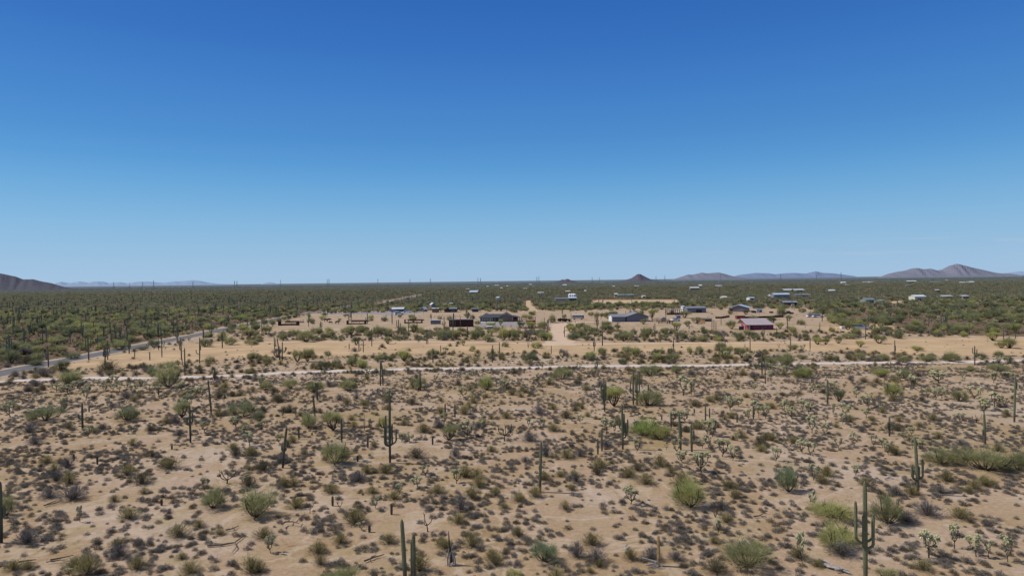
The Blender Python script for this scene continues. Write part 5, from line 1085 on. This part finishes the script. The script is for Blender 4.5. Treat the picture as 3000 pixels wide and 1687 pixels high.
# individuals: up to 300 of a kind
rest = {}
def split(lst, kind, cap=296):
    n = max(0, cap-count(kind)); vis = []; out = []
    for t in lst:
        px, py = proj(t[0], t[1]); (vis if -15 < px < 3015 and py < 1700 and len(vis) < n else out).append(t)
    return vis, out
ind, rest['bursage'] = split(bur, 'bursage')
for x, y, w, h in ind: put_bursage(x, y, w, h, 'bursage_brown' if random.random() < .25 else 'bursage')
ind, rest['creosote'] = split(cre, 'creosote')
for x, y, w, h in ind: put_creosote(x, y, w, h, random.choice([None, None, None, 'leaf_grey', 'leaf_creosote_dark']))
ind, rest['cholla'] = split(cho, 'cholla')
for x, y, w, h in ind: put_cholla(x, y, w, h, random.random() < .08)
ind, rest['tree'] = split(tre, 'tree')
for x, y, w, h in ind: put_tree(x, y, w, h, random.choice('ggggdybum' if y < 200 else 'gggdy'), random.choice(('bush', 'tree')))
ind, rest['saguaro'] = split(sag, 'saguaro')
for x, y, w, h in ind:
    i = random.randrange(10); o = link('saguaro_cactus', FARSAG[i], None, (x, y, 0), rnd(0, 6.28), (h,)*3)
    THINGS.append(('saguaro', o, x, y, h, f"{'tall' if h>5.5 else 'medium' if h>3.5 else 'short'} distant {SAGD[i % 5]}"))
# the rest, as one instanced object per kind
def protos(cname, items):
    c = bpy.data.collections.new(cname)
    for i, (me, mat, idx) in enumerate(items):
        o = bpy.data.objects.new(f"{cname}_{i:02d}", me); c.objects.link(o)
        if mat: o.material_slots[idx].link = 'OBJECT'; o.material_slots[idx].material = MATS[mat]
    return c
def gn_scatter(name, pts, coll, label, cat):
    me = bpy.data.meshes.new(name); me.from_pydata([(p[0], p[1], 0) for p in pts], [], [])
    n = len(pts); a = me.attributes.new('size', 'FLOAT_VECTOR', 'POINT'); a.data.foreach_set('vector', np.array([(p[2], p[2], p[3]) for p in pts], float).ravel())
    a = me.attributes.new('turn', 'FLOAT_VECTOR', 'POINT'); a.data.foreach_set('vector', np.array([(0, 0, rnd(0, 6.28)) for p in pts], float).ravel())
    a = me.attributes.new('pick', 'INT', 'POINT'); a.data.foreach_set('value', np.array([p[4] for p in pts], dtype=np.int32))
    o = link(name, me); ng = bpy.data.node_groups.new(name, 'GeometryNodeTree'); ng.interface.new_socket('Geometry', in_out='INPUT', socket_type='NodeSocketGeometry'); ng.interface.new_socket('Geometry', in_out='OUTPUT', socket_type='NodeSocketGeometry')
    nn = ng.nodes.new; gi = nn('NodeGroupInput'); go = nn('NodeGroupOutput'); mp = nn('GeometryNodeMeshToPoints'); ip = nn('GeometryNodeInstanceOnPoints'); ci = nn('GeometryNodeCollectionInfo')
    ci.inputs['Collection'].default_value = coll; ci.inputs['Separate Children'].default_value = True; ci.inputs['Reset Children'].default_value = True; ip.inputs['Pick Instance'].default_value = True
    at = {}
    for k, t in (('size', 'FLOAT_VECTOR'), ('turn', 'FLOAT_VECTOR'), ('pick', 'INT')): q = nn('GeometryNodeInputNamedAttribute'); q.data_type = t; q.inputs['Name'].default_value = k; at[k] = q.outputs['Attribute']
    L = ng.links.new; L(gi.outputs[0], mp.inputs[0]); L(mp.outputs[0], ip.inputs['Points']); L(ci.outputs[0], ip.inputs['Instance']); L(at['size'], ip.inputs['Scale']); L(at['turn'], ip.inputs['Rotation']); L(at['pick'], ip.inputs['Instance Index']); L(ip.outputs[0], go.inputs[0])
    md = o.modifiers.new('scatter', 'NODES'); md.node_group = ng; tag(o, label, cat, None, 'stuff'); return o
ri = random.randint
gx1, gy1 = scatter(40, 150, {0: .5}, 'cholla'); pg = protos('grass_kinds', [(make_bursage(60+i, 46, 'drygrass', (.2, .45), (.02, .035)), None, 0) for i in range(3)])
gn_later = [(x, y, rnd(.35, .8), rnd(.12, .26), ri(0, 2)) for x, y in zip(gx1, gy1)]
pb = protos('bursage_kinds', [(BURS[0], None, 0), (BURS[1], None, 0), (BURS[2], 'bursage_brown', 0), (BURS[3], None, 0), (BURSF[0], None, 0), (BURSF[1], 'bursage_brown', 0), (BURSF[2], None, 0), (BURSF[3], 'drygrass', 0)])
gn_scatter('bursage_cover', [(x, y, w, h, ri(0, 3) if y < 110 else ri(4, 6)) for x, y, w, h in rest['bursage']], pb, 'low grey bursage clumps dotted over the desert floor', 'shrubs')
jc = [join_mesh('creosote', None, a, b) for a, b in CREO]
pc = protos('creosote_kinds', [(jc[0], None, 1), (jc[1], None, 1), (jc[2], 'leaf_creosote_dark', 1), (jc[3], 'leaf_grey', 1), (CREOF[0], None, 0), (CREOF[1], None, 0), (CREOF[2], 'leaf_creosote', 0)])
gn_scatter('creosote_cover', [(x, y, w, h, ri(0, 3) if y < 260 else ri(4, 6)) for x, y, w, h in rest['creosote']], pc, 'brown creosote brush filling the ground between the trees', 'brush')
jh = [join_mesh('cholla', None, a, b) for a, b in CHOLM]; farch = [make_bursage(40+i, 30, 'far_cholla', (.3, .5), (.12, .2)) for i in range(2)]
ph = protos('cholla_kinds', [(j, None, 0) for j in jh]+[(farch[0], None, 0), (farch[1], None, 0)])
gn_scatter('cholla_cover', [(x, y, w, h, ri(0, 3) if y < 450 else ri(4, 5)) for x, y, w, h in rest['cholla']], ph, 'pale cholla cacti scattered through the distant brush', 'cholla cacti')
jt = [join_mesh('tree', None, a, b) for a, b in TREE['bush'][:4]+TREE['tree'][:2]]
pt = protos('tree_kinds', [(j, m_, 1) for j, m_ in zip(jt, ('leaf_green', 'leaf_green', 'leaf_dark', 'leaf_yellowgreen', 'leaf_green', 'leaf_dark'))]+[(f, None, 0) for f in FARTREE]+[(FARTREE[0], 'leaf_dark', 0)]+[(FARTREE[i], 'haze_tinted_tree', 0) for i in range(3)]+[(FARTREE[i], 'haze_tinted_tree_far', 0) for i in range(2)])
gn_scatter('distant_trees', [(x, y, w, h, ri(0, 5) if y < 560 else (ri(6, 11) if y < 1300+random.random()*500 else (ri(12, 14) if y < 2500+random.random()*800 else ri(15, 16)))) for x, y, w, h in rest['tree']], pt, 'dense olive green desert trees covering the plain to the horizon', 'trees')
ps = protos('saguaro_kinds', [(f, None, 0) for f in FARSAG])
gn_scatter('distant_saguaros', [(x, y, w, h, ri(0, 9)) for x, y, w, h in rest['saguaro']], ps, 'thin dark saguaros standing among the distant trees', 'saguaros')
gn_scatter('dry_grass', gn_later, pg, 'thin straw coloured dry grass between the shrubs', 'grass')
print('counts', {k: count(k) for k in ('saguaro', 'tree', 'creosote', 'cholla', 'bursage')}, {k: len(v) for k, v in rest.items()})
# ------------------------------------------------------------------ labels
CATN = {'saguaro': 'saguaro', 'tree': 'desert tree', 'cholla': 'cholla', 'creosote': 'bush', 'bursage': 'shrub', 'ocotillo': 'ocotillo'}
GRP = {'saguaro': 'saguaro cacti across the desert', 'tree': 'desert trees and tall bushes', 'cholla': 'cholla cacti in the brush', 'creosote': 'creosote bushes in the brush', 'bursage': 'low bursage clumps on the bare soil', 'ocotillo': 'thin ocotillos'}
LM = [('H',1003,1250,'the biggest armed saguaro'),('D',1525,1347,'the four armed saguaro by the green hedge'),('F',1560,1240,'the twin columns'),('B',1365,1035,'the tall many armed saguaro'),('C',1100,900,'the candelabra saguaro'),('C',278,1325,'the lone centre column'),('B',300,1085,'the leaning armed saguaro'),
 ('E',12,810,'the left edge saguaro'),('W',635,1308,'the large green bush lower left'),('W',1745,1282,'the bright round bush'),('W',838,1172,'the pale feathery bush'),('A',1892,835,'the left upright saguaro'),('A',820,710,'the hooked arm saguaro'),('A',2098,560,'the thin tilted saguaro'),
 ('C',1205,460,'the saguaro trio'),('W',1100,1285,'the fluffy cholla'),('D',1240,770,'the short right saguaro'),('D',2480,630,'the right edge saguaro'),('W',1635,1105,'the dense green mound'),('W',2200,1130,'the right cholla field'),('W',1892,1430,'the bottom green bush'),('W',2500,1190,'the right green hedge'),
 ('K',482,1070,'the roadside candelabra'),('K',882,1000,'the five armed roadside saguaro'),('K',1983,1030,'the one armed strip saguaro'),('L',378,1310,'the twin leaning saguaros'),('L',1667,1120,'the trident saguaro'),('M',970,1345,'the centre strip saguaro'),('N',1650,1060,'the right strip saguaro'),('O',1183,1130,'the lone right strip saguaro'),
 ('E',600,1000,'the crossed branches'),('F',1000,640,'the olive mound left of centre'),('W',2330,1400,'the lower right chollas'),('W',310,1060,'the dark left bush'),('W',1225,982,'the small strip bush')]
for w, a, b, n_ in LM: LAND[n_] = g(*wpx(w, a, b))
LN = list(LAND.items()); LXY = np.array([v for k, v in LN])
def where(x, y, k, fine):
    d = np.hypot((LXY[:, 0]-x), (LXY[:, 1]-y)*.6); i = np.argsort(d)[k]; dx, dy = x-LXY[i, 0], y-LXY[i, 1]; D = math.hypot(dx, dy)
    side = ('right of' if dx > 0 else 'left of') if abs(dx) > abs(dy)*.6 else ('behind' if dy > 0 else 'in front of')
    if D < .8: return None
    if abs(dx) > .35*abs(dy) and abs(dy) > .35*abs(dx): side = ('behind and ' if dy > 0 else 'before and ')+('right of' if dx > 0 else 'left of')
    q = int(round(D)) if (D < 30 or fine > 1) else int(round(D/5)*5)
    return f"{q} m {side} {LN[i][0]}" if fine else f"{side} {LN[i][0]}"
OVER = {}
for w, a, b, kd, lb in (('H',1003,1300,'saguaro','biggest saguaro with four tall upturned arms, cut by the bottom edge at right'),('E',12,810,'saguaro','one armed saguaro standing at the very left edge of the view'),
 ('F',1518,1262,'saguaro','unbranched curved saguaro column, taller left one of the bottom centre pair'),('F',1604,1235,'saguaro','unbranched saguaro column, shorter right one of the bottom centre pair'),
 ('C',278,1325,'saguaro','lone tall straight saguaro column casting a long thin shadow, centre'),('C',920,525,'saguaro','three armed saguaro in front of an olive tree, left of the upright saguaro trio'),
 ('C',1205,460,'saguaro','left taller saguaro of the upright pair beside the bright palo verde'),('C',1242,465,'saguaro','right saguaro of the upright pair, its two arms raised high'),
 ('C',1100,900,'saguaro','candelabra saguaro with four close arms left of the dense green mound'),('D',1240,770,'saguaro','short thick saguaro with one low left arm on the right side'),
 ('D',1525,1347,'saguaro','stout four armed saguaro left below the long green hedge of bushes'),('B',1365,1035,'saguaro','tallest central saguaro with a slim crown and four clustered arms'),
 ('B',300,1085,'saguaro','leaning saguaro with two tiny arms at mid height, left of centre'),('A',820,710,'saguaro','left side saguaro with a single hooked left arm'),
 ('A',1892,835,'saguaro','upright left side saguaro with two short arms near its middle'),('A',2098,560,'saguaro','thin tilted saguaro leaning left between two dark bushes'),
 ('D',2480,630,'saguaro','tall saguaro at the right edge of the view'),('K',482,1070,'saguaro','roadside saguaro with two arms on its left, nearest the paved road bend'),
 ('K',882,1000,'saguaro','broad two armed roadside saguaro beside the paved road'),('K',1983,1030,'saguaro','saguaro on the cleared strip with one long left arm'),
 ('L',378,1310,'saguaro','left one of two crossing saguaros on the cleared strip, leaning left'),('L',415,1320,'saguaro','right one of two crossing saguaros on the cleared strip, arms to the right'),
 ('L',1667,1120,'saguaro','trident shaped saguaro on the cleared strip left of centre'),('M',970,1345,'saguaro','two armed saguaro at the cleared strip edge, centre'),
 ('N',1650,1060,'saguaro','one armed saguaro on the cleared strip in front of the magenta house'),('O',1183,1130,'saguaro','lone one armed saguaro on the open strip far right'),
 ('M',415,910,'saguaro','two armed saguaro standing in front of the long oxblood container'),
 ('W',635,1308,'tree','largest round green palo verde bush in the lower left foreground'),('W',527,1282,'tree','smaller green palo verde bush just left of the largest lower left one'),
 ('W',1745,1282,'tree','bright yellow green dome shaped palo verde in the right foreground'),('W',838,1172,'tree','pale feathery palo verde below the short green saguaro column, centre left'),
 ('W',1635,1100,'tree','dense bright green mound right of the candelabra saguaro'),('W',1892,1435,'tree','wide green palo verde at the bottom edge, right of centre'),
 ('W',2500,1190,'tree','widest bush in the green hedge at the right edge'),('W',312,1060,'tree','dark spreading bush on the left behind the hooked arm saguaro'),
 ('W',1990,1240,'tree','bluish grey green bush left of the big bright bushes, right foreground'),('W',2110,1310,'tree','upper yellow green palo verde just behind the biggest saguaro'),
 ('W',2115,1385,'tree','lower yellow green palo verde just left of the biggest saguaro'),('F',1000,640,'creosote','largest olive mound of creosote left of the twin saguaro columns'),
 ('W',1225,982,'tree','small yellow green bush pierced by a thin saguaro, centre')):
    x_, y_ = g(*wpx(w, a, b)); c_ = [t for t in THINGS if t[0] == kd]; t_ = min(c_, key=lambda t: math.hypot(t[2]-x_, (t[3]-y_)*.5)); OVER[t_[1].name] = lb
byk = {}
for t in THINGS: byk.setdefault(t[0], []).append(t)
for kind, ts in byk.items():
    ts.sort(key=lambda t: -t[4]/t[3])
    for (_, o, x, y, h, desc) in ts:
        lb = OVER.get(o.name)
        if lb: uniq(lb); tag(o, lb, CATN[kind], GRP[kind]); continue
        for fine, k in ((0, 0), (1, 0), (1, 1), (2, 0), (1, 2), (2, 1), (2, 2), (2, 3), (2, 4)):
            wtxt = where(x, y, k, fine)
            if wtxt is None: continue
            cand = f"{desc} {wtxt}"
            if cand not in USED and len(cand.split()) <= 16: lb = cand; break
        lb = lb or cand; uniq(lb); tag(o, lb, CATN[kind], GRP[kind])
# ------------------------------------------------------------------ camera, sun, sky
cam = bpy.data.cameras.new('camera'); co = bpy.data.objects.new('camera', cam); COL.objects.link(co); cam.lens = 24.0*(36/36); cam.sensor_width = 36; cam.lens = F/3000*36
cam.clip_end = 200000; cam.clip_start = .5
from mathutils import Matrix
M = Matrix([[RT[0], UP[0], -FW[0], 0], [RT[1], UP[1], -FW[1], 0], [RT[2], UP[2], -FW[2], H], [0, 0, 0, 1]]); co.matrix_world = M; SC.camera = co
to_sun = Vector((-4.0, .65, 4.9)).normalized(); el = math.asin(to_sun.z); az = math.atan2(to_sun.x, to_sun.y)
sd = bpy.data.lights.new('sun', 'SUN'); sd.energy = 3.9; sd.angle = R(.53); sd.color = (1.0, .955, .88); so = bpy.data.objects.new('sun', sd); COL.objects.link(so); so.rotation_euler = (-to_sun).to_track_quat('-Z', 'Y').to_euler(); so.location = (0, 0, 60)
wd = bpy.data.worlds.new('World'); SC.world = wd; wd.use_nodes = True; nt = wd.node_tree; nt.nodes.clear(); L = nt.links.new
sky = nt.nodes.new('ShaderNodeTexSky'); sky.sky_type = 'NISHITA'; sky.sun_disc = False; sky.sun_elevation = el; sky.sun_rotation = az; sky.altitude = 700; sky.air_density = 1.0; sky.dust_density = .6; sky.ozone_density = 2.5
bg = nt.nodes.new('ShaderNodeBackground'); bg.inputs[1].default_value = .10
out = nt.nodes.new('ShaderNodeOutputWorld')
# clear-sky colour grading of the physical sky by elevation (deep desert blue high in view, milky blue at the horizon)
tcw = nt.nodes.new('ShaderNodeTexCoord'); spw = nt.nodes.new('ShaderNodeSeparateXYZ'); L(tcw.outputs['Generated'], spw.inputs[0])
zm = nt.nodes.new('ShaderNodeMapRange'); L(spw.outputs[2], zm.inputs[0]); zm.inputs[1].default_value = 0; zm.inputs[2].default_value = 1.0
GR = [(0.0, (0.6471, 0.9443, 1.6241)), (0.0125, (0.6296, 0.9334, 1.6241)), (0.042, (0.5993, 0.8421, 1.2687)), (0.0827, (0.5971, 0.8665, 1.1477)), (0.123, (0.5137, 0.8693, 1.1248)), (0.1628, (0.4116, 0.8145, 1.1278)), (0.2018, (0.3562, 0.7577, 1.1316)), (0.265, (0.3098, 0.7167, 1.164)), (0.322, (0.2624, 0.6517, 1.1566)), (0.38, (0.2352, 0.6122, 1.1478))]
TG = [(0.0, (3.6131, 5.3328, 7.2306)), (0.0125, (3.5153, 5.2712, 7.2306)), (0.042, (3.0499, 5.0289, 7.0838)), (0.0827, (2.3074, 4.6208, 7.0838)), (0.123, (1.5896, 3.9676, 6.8669)), (0.1628, (1.0462, 3.2314, 6.5141)), (0.2018, (0.7819, 2.6636, 6.105)), (0.265, (0.5613, 2.1223, 5.6471)), (0.322, (0.4092, 1.6827, 5.1492)), (0.38, (0.319, 1.4126, 4.7353))]
r1 = ramp(nt, [(z, tuple(v/1.5424 for v in c)) for z, c in GR]); TG += [(.52, (.9, 1.75, 4.0)), (.8, (1.9, 2.3, 3.0))]; r2 = ramp(nt, [(z, tuple(v/10 for v in c)) for z, c in TG])  # added upper TG stops: unseen zenith greyed to take blue out of the shadows
for r_ in (r1, r2): L(zm.outputs[0], r_.inputs[0])
gc = mixc(nt, sky.outputs[0], r1.outputs[0], 1.0, 'MULTIPLY')
s1 = nt.nodes.new('ShaderNodeVectorMath'); s1.operation = 'SCALE'; s1.inputs['Scale'].default_value = 1.5424; L(gc, s1.inputs[0])
s2 = nt.nodes.new('ShaderNodeVectorMath'); s2.operation = 'SCALE'; s2.inputs['Scale'].default_value = 10.0; L(r2.outputs[0], s2.inputs[0])
fin = mixc(nt, s1.outputs[0], s2.outputs[0], .85)
# faint thin cirrus low over the right hand mountains
mpw = nt.nodes.new('ShaderNodeMapping'); mpw.inputs['Scale'].default_value = (5, 5, 75); L(tcw.outputs['Generated'], mpw.inputs[0])
cn = N(nt, 'ShaderNodeTexNoise', Scale=1.6, Detail=6.0, Roughness=.6); L(mpw.outputs[0], cn.inputs['Vector']); cr2 = ramp(nt, [(.55, (0,0,0)), (.72, (1,1,1))]); L(cn.outputs[0], cr2.inputs[0])
bz = ramp(nt, [(.012, (0,0,0)), (.03, (1,1,1)), (.045, (1,1,1)), (.07, (0,0,0))]); L(spw.outputs[2], bz.inputs[0]); bx = ramp(nt, [(.22, (0,0,0)), (.36, (1,1,1))]); L(spw.outputs[0], bx.inputs[0])
cm = mixc(nt, bz.outputs[0], bx.outputs[0], 1.0, 'MULTIPLY'); cm = mixc(nt, cm, cr2.outputs[0], 1.0, 'MULTIPLY'); sc_ = nt.nodes.new('ShaderNodeMath'); sc_.operation = 'MULTIPLY'; sc_.inputs[1].default_value = .22; L(cm, sc_.inputs[0])
fin = mixc(nt, fin, (5.2, 6.1, 7.2), sc_.outputs[0])
L(fin, bg.inputs[0]); L(bg.outputs[0], out.inputs[0])
SC.view_settings.view_transform = 'Standard'; SC.view_settings.look = 'None'; SC.view_settings.exposure = 0; SC.view_settings.gamma = 1
SC.cycles.max_bounces = 4; SC.cycles.diffuse_bounces = 2; SC.cycles.transmission_bounces = 2
